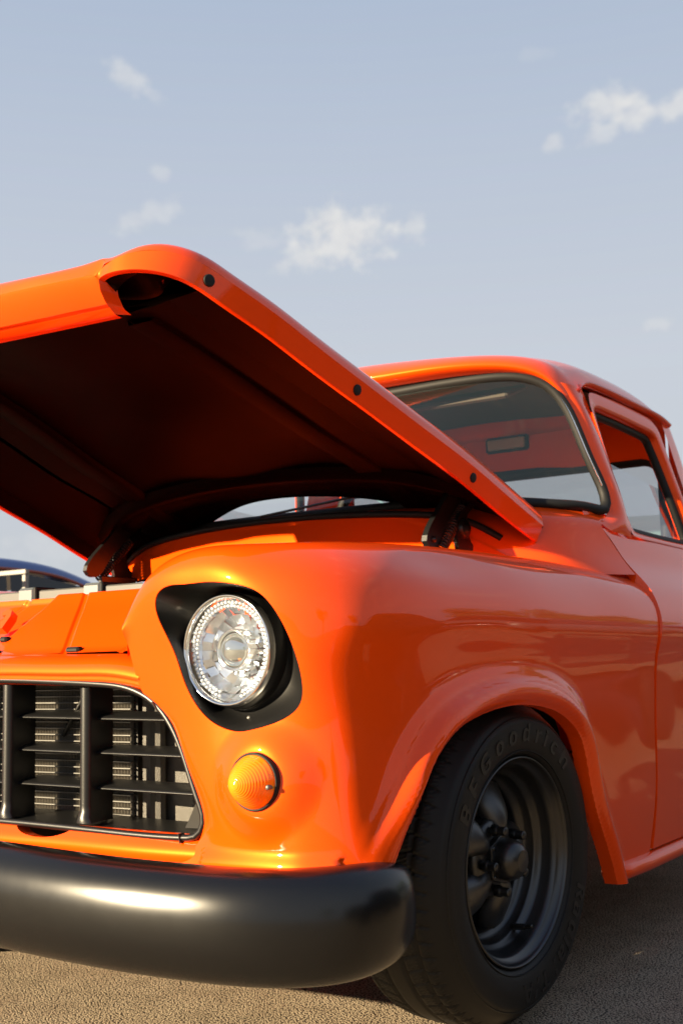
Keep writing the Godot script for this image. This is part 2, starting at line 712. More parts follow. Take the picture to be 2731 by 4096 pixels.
func fender_grid() -> Array:
	var c := []
	c.append([V(.423, .798, .655), V(.427, .803, .668), V(.434, .801, .682), V(.438, .787, .683), V(.441, .768, .675), V(.445, .735, .667), V(.457, .688, .657), V(.514, .640, .652), V(.551, .566, .652), V(.590, .462, .652), V(.548, .400, .662)])
	c.append([V(.447, .848, .62), V(.457, .862, .645), V(.467, .868, .665), V(.478, .860, .686), V(.490, .838, .691), V(.505, .79, .684), V(.525, .745, .677), V(.565, .645, .668), V(.602, .545, .671), V(.635, .455, .672), V(.622, .398, .672)])
	c.append([V(.50, .890, .575), V(.505, .903, .62), V(.512, .909, .656), V(.526, .895, .69), V(.54, .866, .702), V(.56, .79, .693), V(.58, .745, .684), V(.61, .65, .675), V(.645, .54, .678), V(.675, .45, .678), V(.68, .397, .675)])
	c.append([V(.56, .906, .52), V(.565, .925, .58), V(.572, .932, .632), V(.60, .916, .688), V(.615, .873, .706), V(.635, .79, .697), V(.645, .745, .688), V(.665, .65, .675), V(.695, .54, .680), V(.72, .45, .680), V(.735, .396, .675)])
	c.append([V(.60, .905, .45), V(.625, .927, .53), V(.65, .936, .61), V(.685, .915, .682), V(.70, .868, .705), V(.715, .79, .696), V(.722, .745, .687), V(.735, .65, .674), V(.755, .54, .678), V(.775, .45, .677), V(.79, .395, .671)])
	c.append([V(.615, .90, .40), V(.655, .925, .47), V(.708, .937, .57), V(.748, .908, .652), V(.770, .86, .684), V(.785, .79, .682), V(.794, .745, .674), V(.798, .65, .660), V(.805, .54, .664), V(.818, .45, .664), V(.832, .394, .656)])
	c.append([V(.625, .896, .36), V(.67, .925, .42), V(.735, .941, .51), V(.798, .905, .60), V(.826, .855, .636), V(.842, .79, .636), V(.843, .745, .632), V(.845, .65, .620), V(.855, .54, .622), V(.868, .45, .622), V(.880, .394, .614)])
	c.append([V(.635, .897, .31), V(.68, .928, .36), V(.755, .945, .43), V(.838, .905, .50), V(.872, .857, .54), V(.888, .79, .55), V(.885, .745, .545), V(.880, .65, .53), V(.884, .55, .53), V(.892, .46, .53), V(.902, .394, .53)])
	c.append(side_column(0.30, 0.39))
	c.append(side_column(0.04, 0.36))
	c.append(side_column(-0.18, 0.28))
	c.append(side_column(-0.38, 0.222))
	c.append(side_column(-0.54, 0.222))
	c.append(side_column(-0.66, 0.222, true))
	var rows := []
	for i in 11:
		var r := []
		for j in c.size():
			r.append(c[j][i])
		rows.append(r)
	var g := sheet(rows, 250, 130)
	# pressed shapes on top of the smooth sheet: wheel arch flare, crease under the shoulder, pod round the parking lamp, bottom flange
	var nn := MB.normals(g)
	var flare := [[-0.05, 0.004], [0.0, 0.014], [0.012, 0.027], [0.024, 0.033], [0.036, 0.030], [0.058, 0.011], [0.085, 0.001], [0.10, 0.0]]
	for i in g.size():
		var row: PackedVector3Array = g[i]
		for j in row.size():
			var p := row[j]
			var q: Vector3 = nn[i][j]
			if q.x + q.z < 0:
				q = -q
			var d := 0.0
			if p.x > 0.83 and p.z > -0.62 and p.z < 0.64 and p.y < 0.78:
				var z2 := Vector2(p.z, p.y)
				var dd := dist2(z2, ARCH, false)
				if Geometry2D.is_point_in_polygon(z2, ARCH_HOLE):
					dd = -dd
				var ridge := curve1([[-0.5, 0.936], [0.35, 0.938], [0.48, 0.932], [0.60, 0.915]], p.z)
				var lift := curve1(flare, dd) / 0.033 * maxf(ridge - p.x, 0.0) * smoothstep(0.63, 0.49, p.z) * smoothstep(0.83, 0.87, p.x)
				row[j] = p + V(lift, 0, 0)
				continue
			var pl := Vector2(p.x - 0.732, p.y - 0.543).length()
			if pl < 0.11 and p.z > 0.6:
				d += 0.020 * (1.0 - smoothstep(0.045, 0.105, pl))
			if p.z > 0.45 and p.y < 0.44 and p.x > 0.6:
				d += 0.010 * smoothstep(0.435, 0.405, p.y)
			row[j] = p + q * d
		g[i] = row
	return g


func fender(mirrored: bool) -> void:
	var g := fender_grid()
	var b := MB.new()
	b.mir = mirrored
	var cutter := func(p: Vector3) -> float:
		if p.z > 0.55 and p.y > 0.55 and p.x < 0.85:
			var q := Vector2(p.x, p.y)
			if q.distance_to(Vector2(0.66, 0.75)) > 0.25: return 0.1
			var d := dist2(q, OPEN, true)
			return -d if Geometry2D.is_point_in_polygon(q, OPEN) else d
		if p.x > 0.8 and p.y < 0.72 and p.z < 0.66:
			var q := Vector2(p.z, p.y)
			var d := dist2(q, ARCH, false)
			return -d if Geometry2D.is_point_in_polygon(q, ARCH_HOLE) else d
		return 0.1
	var segs := b.trim(g, cutter)
	var arch := []
	var ring := []
	for s in segs:
		if s[0].z > 0.55 and s[0].y > 0.56:
			ring.append(s)
		else:
			arch.append(s)
	b.lips(arch, V(-0.03, 0.0, 0.0))
	b.lips(ring, V(0, 0, -0.006))
	# turned edges along the grille, the hood and the door
	for e in [[0, V(-0.004, 0, -0.03)], [-1, V(-0.03, 0, 0)]]:
		var col := PackedVector3Array()
		var lip := PackedVector3Array()
		for r in g:
			col.append(r[e[0]])
			lip.append(r[e[0]] + e[1])
		b.grid([col, lip])
	var top: PackedVector3Array = g[0]
	var l1 := PackedVector3Array()
	var l2 := PackedVector3Array()
	for k in top.size():
		l1.append(top[k] + V(-0.006, -0.012, -0.004))
		l2.append(top[k] + V(-0.010, -0.05, -0.010))
	b.grid([top, l1, l2])
	var low: PackedVector3Array = g[-1]
	var l3 := PackedVector3Array()
	var front := PackedVector3Array()
	for k in 130:
		if low[k].z > 0.60:
			front.append(low[k])
			l3.append(low[k] + V(-0.01, -0.004, -0.035))
	b.grid([front, l3])
	var f := obj("fender", b, M.orange, truck_root)
	# inner apron under the hood edge
	var ap := MB.new()
	ap.mir = mirrored
	var a0 := []
	var a1 := []
	var a2 := []
	for k in range(90, top.size(), 12):
		var q := top[k]
		a0.append(q + V(-0.012, -0.045, 0))
		a1.append(q + V(-0.05, -0.12, 0))
		a2.append(q + V(-0.09, -0.42, 0))
	ap.grid(sheet([a0, a1, a2], 30, 12))
	obj("inner_apron", ap, M.orange, truck_root)
	# wheel house behind the tyre
	var wh := MB.new()
	wh.mir = mirrored
	var h0 := PackedVector3Array()
	var h1 := PackedVector3Array()
	for q in ARCH:
		if q.y < 0.27 and q.x < 0: continue
		var o := Vector2(q.x - 0.1, q.y - 0.25) * 1.12 + Vector2(0.1, 0.25)
		h0.append(V(0.845, o.y, o.x))
		h1.append(V(0.50, o.y, o.x))
	wh.grid([h0, h1])
	wh.quad(V(.5, .38, -.42), V(.5, .38, .52), V(.5, .78, .52), V(.5, .78, -.42))
	obj("wheel_house", wh, M.dark, truck_root)
	headlight(ring, mirrored)
	parking_light(mirrored)


func headlight(ring: Array, mirrored: bool) -> void:
	var c := V(0.6445, 0.7545, 0.645)
	var ax := Basis(Vector3(0, 1, 0), -0.02) * Basis(Vector3(1, 0, 0), PI / 2)   # lathe axis to the front
	# bowl between the opening and the lamp
	var pts := []
	for s in ring:
		pts.append(s[0])
	var cc := Vector2(0.665, 0.75)
	pts.sort_custom(func(a, b2): return atan2(a.y - cc.y, a.x - cc.x) < atan2(b2.y - cc.y, b2.x - cc.x))
	var edge := PackedVector3Array()
	var last := -10.0
	for p in pts:
		var an := atan2(p.y - cc.y, p.x - cc.x)
		if an - last > 0.03:
			edge.append(p)
			last = an
	edge.append(edge[0])
	var r0 := PackedVector3Array()
	var r1 := PackedVector3Array()
	var r2 := PackedVector3Array()
	var r3 := PackedVector3Array()
	var r4 := PackedVector3Array()
	for p in edge:
		var dir := Vector2(p.x - c.x, p.y - c.y).normalized()
		var inner := V(c.x + dir.x * 0.101, c.y + dir.y * 0.101, 0.618)
		var e := p + V(-dir.x * 0.001, -dir.y * 0.001, -0.002)
		r0.append(e)
		r1.append(e.lerp(inner, 0.06) + V(0, 0, -0.006))
		r2.append(e.lerp(inner, 0.45) + V(0, 0, -0.016))
		r3.append(e.lerp(inner, 0.85) + V(0, 0, -0.008))
		r4.append(inner)
	var b := MB.new()
	b.mir = mirrored
	b.grid([r0, r1, r2, r3, r4], true)
	b.lathe(PackedVector2Array([Vector2(0.101, -0.03), Vector2(0.099, -0.008), Vector2(0.0965, 0.0)]), c, ax, 64)
	var bezel := obj("headlight_bezel", b, M.satin, truck_root)
	for an in [0.62, 2.45, -1.35]:
		var s := MB.new()
		s.mir = mirrored
		var q := c + V(cos(an) * 0.118, sin(an) * 0.118, -0.018)
		s.lathe(PackedVector2Array([Vector2(0.0, 0.004), Vector2(0.003, 0.0035), Vector2(0.0042, 0.001), Vector2(0.0042, -0.01)]), q, ax, 12)
		obj("screw", s, M.alloy, bezel)
	var lamp := Node3D.new()
	lamp.name = "headlight"
	truck_root.add_child(lamp, true)
	var ch := MB.new()
	ch.mir = mirrored
	ch.lathe(PackedVector2Array([Vector2(0.0965, -0.012), Vector2(0.0968, 0.004), Vector2(0.0945, 0.0115), Vector2(0.091, 0.0135), Vector2(0.0885, 0.010), Vector2(0.0868, 0.004)]), c, ax, 96)
	obj("ring", ch, M.chrome, lamp)
	var gl := MB.new()
	gl.mir = mirrored
	var pr := PackedVector2Array()
	for k in 13:
		var r := 0.087 * k / 12.0
		pr.append(Vector2(r, 0.026 - 2.3 * r * r))
	gl.lathe(pr, c, ax, 64)
	obj("lens", gl, M.lens, lamp)
	# faceted bowl behind the glass
	var rf := MB.new()
	rf.mir = mirrored
	rng.seed = 5
	var steps := [0.087, 0.075, 0.062, 0.046, 0.034]
	for k in steps.size() - 1:
		var N: int = [18, 14, 10, 9][k]
		for s in N:
			for hf in 2:
				var a0 := TAU * (s + 0.5 * hf) / N
				var a1 := TAU * (s + 0.5 * hf + 0.5) / N
				var P := func(r: float, a: float, dz: float) -> Vector3: return c + ax * Vector3(cos(a) * r, -0.004 - 0.055 * (1.0 - pow(r / 0.087, 2.0)) + dz, sin(a) * r)
				var j0 := rng.randf_range(-0.006, 0.006)
				var j1 := rng.randf_range(-0.006, 0.006)
				rf.quad(P.call(steps[k], a0, j0), P.call(steps[k], a1, j1), P.call(steps[k + 1], a1, -j0), P.call(steps[k + 1], a0, -j1))
	obj("reflector", rf, M.mirror, lamp)
	var pj := MB.new()
	pj.mir = mirrored
	pj.lathe(PackedVector2Array([Vector2(0.036, -0.05), Vector2(0.036, -0.012), Vector2(0.034, -0.006), Vector2(0.031, -0.006), Vector2(0.030, -0.012)]), c, ax, 48)
	obj("projector_ring", pj, M.chrome, lamp)
	var pl := MB.new()
	pl.mir = mirrored
	pl.lathe(PackedVector2Array([Vector2(0.0, 0.006), Vector2(0.012, 0.004), Vector2(0.022, -0.002), Vector2(0.030, -0.014)]), c, ax, 40)
	obj("projector_lens", pl, M.projector, lamp)
	var bd := MB.new()
	bd.mir = mirrored
	for k in 64:
		for rr in 2:
			var a := TAU * (k + 0.5 * rr) / 64.0
			var r := 0.081 - 0.0068 * rr
			if absf(sin(a) - 1.0) < 0.03:
				continue
			bd.ball(c + ax * Vector3(cos(a) * r, -0.001 - 0.002 * rr, sin(a) * r), Vector3.ONE * 0.0031, 8)
	obj("led_beads", bd, M.bead, lamp)


func parking_light(mirrored: bool) -> void:
	var c := V(0.734, 0.543, 0.697)
	var ax := Basis(Vector3(0, 1, 0), 0.03) * Basis(Vector3(1, 0, 0), PI / 2)
	var lamp := Node3D.new()
	lamp.name = "parking_light"
	truck_root.add_child(lamp, true)
	var g := MB.new()
	g.mir = mirrored
	g.lathe(PackedVector2Array([Vector2(0.044, -0.03), Vector2(0.0465, -0.004), Vector2(0.0465, 0.006), Vector2(0.044, 0.009), Vector2(0.042, 0.006)]), c, ax, 56)
	obj("gasket", g, M.rubber, lamp)
	var l := MB.new()
	l.mir = mirrored
	var pr := PackedVector2Array()
	for k in 73:
		var f := k / 72.0
		var r := 0.0425 * f
		var y := 0.050 * (1.0 - pow(f, 1.75)) + 0.009
		if f > 0.1 and f < 0.92:
			y += 0.0009 * (1.0 - absf(fmod(f * 15.0, 1.0) * 2.0 - 1.0))
		pr.append(Vector2(r, y))
	pr.append(Vector2(0.043, 0.004))
	l.lathe(pr, c, ax, 72)
	obj("amber_lens", l, M.amber, lamp)
	for an in [0.0, PI]:
		var s := MB.new()
		s.mir = mirrored
		s.lathe(PackedVector2Array([Vector2(0, 0.022), Vector2(0.003, 0.0215), Vector2(0.004, 0.019), Vector2(0.004, 0.0)]), c + V(cos(an) * 0.037, -0.006, 0), ax, 12)
		obj("screw", s, M.alloy, lamp)


func truck() -> void:
	M.projector = mat(Color(0.55, 0.6, 0.62), 0.03, 0.9)
	truck_root = thing("pickup_truck", "orange vintage pickup truck with raised hood, satin black bumper and black wheels", "truck")
	var at := [[.914, .362, .585], [.914, .390, .567], [.914, .446, .524], [.914, .491, .491], [.914, .537, .451], [.914, .583, .392], [.914, .609, .324], [.914, .628, .234], [.914, .639, .098], [.914, .633, -.007], [.914, .612, -.118], [.914, .585, -.186], [.914, .550, -.232], [.914, .483, -.261], [.914, .406, -.289], [.914, .335, -.332], [.914, .262, -.376], [.914, .224, -.393], [.914, .18, -.41]]
	ARCH = to2(spl(at.map(func(a): return V(a[0], a[1], a[2])), 60), 2, 1)
	ARCH_HOLE = ARCH.duplicate()
	ARCH_HOLE.append(Vector2(-.41, -.2))
	ARCH_HOLE.append(Vector2(.585, -.2))
	var op := [[.526, .845], [.545, .862], [.59, .866], [.634, .867], [.70, .861], [.744, .846], [.781, .797], [.798, .746], [.804, .697], [.797, .661], [.771, .640], [.725, .625], [.680, .620], [.635, .632], [.598, .659], [.571, .699], [.556, .745], [.538, .788], [.524, .823]]
	OPEN = to2(spl(op.map(func(a): return V(a[0], a[1], 0)), 90, true), 0, 1)
	fender(false)
	fender(true)
	bumper()
	grille()
	front_panels()
	hood()
	hinge(false)
	hinge(true)
	cowl()
	cab()
	door(false)
	door(true)
	wheels()


func both(pts: Array) -> Array:
	# a left half from the middle outwards, completed by its mirror image
	var o := []
	for k in range(pts.size() - 1, 0, -1):
		o.append(V(-pts[k].x, pts[k].y, pts[k].z))
	o.append_array(pts)
	return o


func bumper() -> void:
	var path := spl(both([V(0, .352, .784), V(.3, .347, .790), V(.52, .339, .786), V(.68, .334, .766), V(.795, .331, .730), V(.864, .331, .668), V(.890, .333, .602), V(.896, .335, .550), V(.896, .336, .505)]), 161)
	var b := MB.new()
	var g := []
	var N := path.size()
	for i in N:
		var tg := (path[mini(i + 1, N - 1)] - path[maxi(i - 1, 0)]).normalized()
		var out := Vector3.UP.cross(tg).normalized()
		if out.dot(V(0, 0, 1)) < 0 and absf(out.z) > 0.5:
			out = -out
		if path[i].x > 0.6 and out.x < 0 or path[i].x < -0.6 and out.x > 0:
			out = -out
		var e := minf(i, N - 1 - i) / 15.0
		var k := 1.0 if e >= 1.0 else sqrt(maxf(1.0 - (1.0 - e) * (1.0 - e), 0.0004))
		var row := PackedVector3Array()
		for a in 41:
			var an := TAU * a / 40.0
			var cx := cos(an)
			var sy := sin(an)
			var w := pow(absf(cx), 0.85) * signf(cx) * (0.062 if cx > 0 else 0.030)
			row.append(path[i] + out * w * k + Vector3.UP * (pow(absf(sy), 0.9) * signf(sy) * 0.087 * (0.55 + 0.45 * k)))
		g.append(row)
	for e in [0, N - 1]:
		var row := PackedVector3Array()
		row.resize(41)
		row.fill(path[e])
		if e == 0:
			g.push_front(row)
		else:
			g.append(row)
	b.grid(g, true)
	obj("bumper", b, M.bumper, truck_root)


func grille() -> void:
	var root := Node3D.new()
	root.name = "grille"
	truck_root.add_child(root, true)
	var half := [V(0, .713, .658), V(.18, .709, .657), V(.349, .701, .655), V(.43, .690, .653), V(.478, .668, .651), V(.512, .636, .650), V(.546, .578, .650), V(.578, .502, .650), V(.588, .466, .650), V(.578, .447, .651), V(.545, .439, .652), V(.35, .441, .654), V(.18, .445, .655)]
	var loop := []
	for k in half.size():
		loop.append(half[k])
	for k in range(half.size() - 1, 0, -1):
		loop.append(V(-half[k].x, half[k].y, half[k].z))
	loop.insert(half.size(), V(0, .447, .656))
	var edge := spl(loop, 180, true)
	var b := MB.new()
	b.tube(edge, 0.0062, 10, true)
	var r0 := PackedVector3Array()
	var r1 := PackedVector3Array()
	var r2 := PackedVector3Array()
	for p in edge:
		var q := V(p.x * 0.985, 0.575 + (p.y - 0.575) * 0.97, p.z)
		r0.append(p + V(0, 0, -0.004))
		r1.append(q + V(0, 0, -0.018))
		r2.append(q + V(0, 0.008 if p.y < 0.5 else 0.0, -0.105))
	for r in [r0, r1, r2]:
		r.append(r[0])
	b.grid([r0, r1, r2], true)
	obj("frame", b, M.satin, root)
	for s in [-1.0, 1.0]:
		# the small joints in the frame bead
		for q in [V(.487, .662, .652), V(.543, .439, .653)]:
			var j := MB.new()
			j.box(V(q.x * s, q.y, q.z), V(0.002, 0.0165, 0.0165), Basis(Vector3(0, 0, 1), 0.7 * s if q.y > 0.5 else 0.2), 0.001)
			obj("frame_joint", j, M.dark, root)
	for x in [-0.31, -0.1035, 0.1035, 0.31]:
		var v := MB.new()
		var g := []
		for k in 25:
			var f := k / 24.0
			var y := lerpf(0.452, 0.706 - 0.012 * absf(x) / 0.31, f)
			var wd := 0.0125 * (1.0 + 0.5 * pow(maxf(0.0, 1.0 - f * 9.0), 2.0))
			var row := PackedVector3Array()
			row.append(V(x + 0.007, y, 0.582))
			row.append(V(x + 0.009, y, 0.60))
			for a in 11:
				var an := -0.35 + (PI + 0.7) * a / 10.0
				row.append(V(x + cos(an) * wd, y, 0.642 + sin(an) * 0.0125 + (0.004 if f < 0.06 else 0.0)))
			row.append(V(x - 0.009, y, 0.60))
			row.append(V(x - 0.007, y, 0.582))
			g.append(row)
		v.grid(g)
		obj("vertical_bar", v, M.satin, root)
	var side := [[0.505, 0.578], [0.57, 0.548], [0.64, 0.506]]
	for y in [0.643, 0.581, 0.5175]:
		var xe: float = lin(side, y)
		for cell in [[-xe, -0.316], [-0.304, -0.110], [-0.098, 0.098], [0.110, 0.304], [0.316, xe]]:
			var s := MB.new()
			var g := []
			for e in 2:
				var row := PackedVector3Array()
				var x: float = cell[e]
				for q in [[.568, .006], [.572, .010], [.60, .007], [.622, .003], [.628, -.001], [.627, -.004], [.620, -.005], [.59, -.002], [.568, .003], [.568, .006]]:
					row.append(V(x, y + q[1] - 0.012 * absf(x), q[0]))
				g.append(row)
			s.grid(g)
			obj("slat", s, M.satin, root)
	# cooling core seen between the slats: flat tubes with fine fins
	var co := Node3D.new()
	co.name = "condenser"
	truck_root.add_child(co, true)
	var fins := MB.new()
	fins.quad(V(-.325, .42, .523), V(.325, .42, .523), V(.325, .735, .523), V(-.325, .735, .523))
	obj("core", fins, M.dark, co)
	var pleats := MB.new()
	var k := 0
	var y2 := 0.44
	var tubes := []
	while y2 < 0.73:
		var t := MB.new()
		t.box(V(0, y2, 0.530), V(0.64, 0.0026, 0.016), Basis(), 0.0008)
		tubes.append(t)
		for q in 162:
			var x := -0.319 + q * 0.00395
			pleats.quad(V(x, y2 + .0012, .532), V(x, y2 + .0112, .532), V(x + 0.0012 * (1 - 2 * (q % 2)), y2 + .0112, .524), V(x + 0.0012 * (1 - 2 * (q % 2)), y2 + .0012, .524))
		y2 += 0.0124
	for t in tubes:
		obj("cooling_tube", t, M.alloy, co)
	tag(obj("fin_pleats", pleats, M.fin, co), "", "", "", "stuff")
	for q in [[V(.15, .600, .546), V(.225, .700, .546)], [V(.19, .575, .546), V(.275, .507, .546)], [V(-.15, .600, .546), V(-.225, .700, .546)]]:
		var t := MB.new()
		t.tube(PackedVector3Array([q[0], q[1]]), 0.0045, 8)
		obj("brace_rod", t, M.satin, co)
	for s in [-1.0, 1.0]:
		var bf := MB.new()
		bf.quad(V(.44 * s, .40, .50), V(.63 * s, .40, .585), V(.63 * s, .75, .585), V(.44 * s, .75, .50))
		bf.quad(V(.33 * s, .40, .515), V(.44 * s, .40, .50), V(.44 * s, .75, .50), V(.33 * s, .75, .515))
		bf.box(V(.375 * s, .575, .522), V(.032, .34, .022), Basis(Vector3(0, 1, 0), -0.3 * s), 0.006)
		bf.box(V(.50 * s, .50, .535), V(.006, .30, .02), Basis(Vector3(0, 0, 1), -0.30 * s), 0.002)
		bf.lathe(PackedVector2Array([Vector2(0, .008), Vector2(.008, .007), Vector2(.011, 0), Vector2(.011, -.004)]), V(.515 * s, .555, .537), Basis(Vector3(0, 1, 0), -0.35 * s) * Basis(Vector3(1, 0, 0), PI / 2), 6)
		obj("side_baffle", bf, M.baffle, truck_root)


func front_panels() -> void:
	# rolled bar between the hood line and the grille
	var b := MB.new()
	var prof := [[.760, .600], [.7615, .612], [.7575, .634], [.749, .654], [.739, .6655], [.730, .669], [.7235, .6685], [.7215, .664], [.7205, .6635], [.716, .664], [.708, .659], [.703, .648]]
	var rows := []
	for q in prof:
		var r := []
		for x in [0.0, 0.15, 0.30, 0.40, 0.455]:
			r.append(V(x, q[0] - 0.055 * x * x - (0.006 if x > 0.44 else 0.0), q[1] - 0.03 * x * x))
		rows.append(both(r))
	b.grid(sheet(rows, 60, 40))
	obj("grille_header", b, M.orange, truck_root)
	# lower valance under the grille, with a scoop cut at the middle left
	var v := MB.new()
	var rows2 := []
	for q in [[.447, .640], [.445, .655], [.438, .662], [.428, .671], [.414, .676], [.404, .674], [.394, .668], [.37, .655], [.33, .65]]:
		var r := []
		var xe := lin([[.33, .53], [.39, .56], [.404, .572], [.43, .586], [.447, .594]], q[0])
		for x in [0.0, 0.15, 0.30, 0.45, xe]:
			r.append(V(x, q[0] - 0.012 * x * x, q[1] - 0.010 * x - (0.008 if x == xe else 0.0)))
		rows2.append(both(r))
	var cut := func(p: Vector3) -> float:
		var e := Vector2((p.x - 0.215) / 0.075, (p.y - 0.449) / 0.024).length() - 1.0
		return e * 0.03
	var segs := v.trim(sheet(rows2, 140, 40), cut)
	v.lips(segs, V(0, -0.004, -0.03))
	obj("valance", v, M.orange, truck_root)
	# sloping panel that carries the hood latch
	var p := MB.new()
	var prow := []
	for f in [0.0, 0.03, 0.06, 0.5, 0.94, 0.97, 1.0]:
		var r := []
		for x in [0.0, 0.2, 0.38, 0.47]:
			var q := V(x, lerpf(.766, .893, f), lerpf(.596, .425, f))
			if f == 0.0: q += V(0, -.006, .014)
			if f == 1.0: q += V(0, -.012, -.014)
			r.append(q)
		prow.append(both(r))
	var g := sheet(prow, 420, 60)
	for i in g.size():
		var row: PackedVector3Array = g[i]
		var f := i / 59.0
		for j in row.size():
			var q := row[j]
			var d := 0.0
			# pressed creases
			for cr in [[.214, .085], [.362, .43], [-.214, -.085], [-.362, -.43]]:
				d -= 0.004 * (1.0 - smoothstep(0.003, 0.010, absf(q.x - lerpf(cr[0], cr[1], f))))
			# latch pocket
			var px := smoothstep(0.122, 0.094, absf(q.x + 0.105) + 0.018 * (1.0 - f))
			var py := smoothstep(0.02, 0.16, f) * smoothstep(0.99, 0.90, f)
			d -= 0.022 * px * py
			row[j] = q + V(0, 0.8, 0.6) * d
		g[i] = row
	p.grid(g)
	var panel := obj("latch_panel", p, M.orange, truck_root)
	var hk := MB.new()
	hk.plate(PackedVector2Array([Vector2(-.015, -.02), Vector2(.018, -.02), Vector2(.022, .012), Vector2(.016, .028), Vector2(.002, .032), Vector2(-.010, .022), Vector2(-.004, .014), Vector2(.006, .016), Vector2(.006, .002), Vector2(-.012, -.006)]), V(-.055, .822, .512), V(1, 0, 0), V(0, .8, -.6), V(0, .012, .016))
	obj("latch_hook", hk, M.orange, panel)
	for q in [[.235, .7655, .601, .022], [.015, .7665, .602, .014], [-.235, .7655, .601, .022], [.0, .793, .563, .014]]:
		var s := MB.new()
		s.box(V(q[0], q[1], q[2]), V(q[3] * 1.6, 0.012, 0.018), Basis(), 0.004)
		obj("rubber_stop", s, M.rubber, panel)
	# radiator just behind the panel
	var rad := Node3D.new()
	rad.name = "radiator"
	truck_root.add_child(rad, true)
	var t := MB.new()
	t.box(V(0, .868, .372), V(.46, .074, .052), Basis(), 0.003)
	obj("tank", t, M.tank, rad)
	var cr := MB.new()
	cr.box(V(0, .62, .372), V(.60, .42, .045), Basis(), 0.003)
	obj("core", cr, M.dark, rad)
	for x in [-.115, .085, -.30]:
		var c := MB.new()
		c.box(V(x, .873, .375), V(.052, .078, .062), Basis(), 0.006)
		obj("clamp", c, M.grey_paint, rad)
		var e := MB.new()
		e.box(V(x + .030, .873, .375), V(.007, .079, .063), Basis(), 0.002)
		obj("clamp_pad", e, M.rubber, rad)
	var fit := MB.new()
	fit.box(V(.243, .884, .385), V(.022, .05, .05), Basis(), 0.004)
	fit.tube(spl([V(.19, .903, .375), V(.22, .906, .37), V(.25, .903, .36), V(.27, .89, .34)], 12), 0.008, 8)
	obj("fitting", fit, M.chrome, rad)
	# ribbed hose rising to the right fender side
	var hose := MB.new()
	var hp := spl([V(.26, .86, .33), V(.31, .905, .30), V(.37, .935, .27), V(.44, .93, .24)], 120)
	var hr := PackedFloat32Array()
	for k2 in 120:
		hr.append(0.014 + 0.0025 * sin(k2 * 1.4))
	hose.tube(hp, hr, 12)
	obj("ribbed_hose", hose, M.rubber, rad)


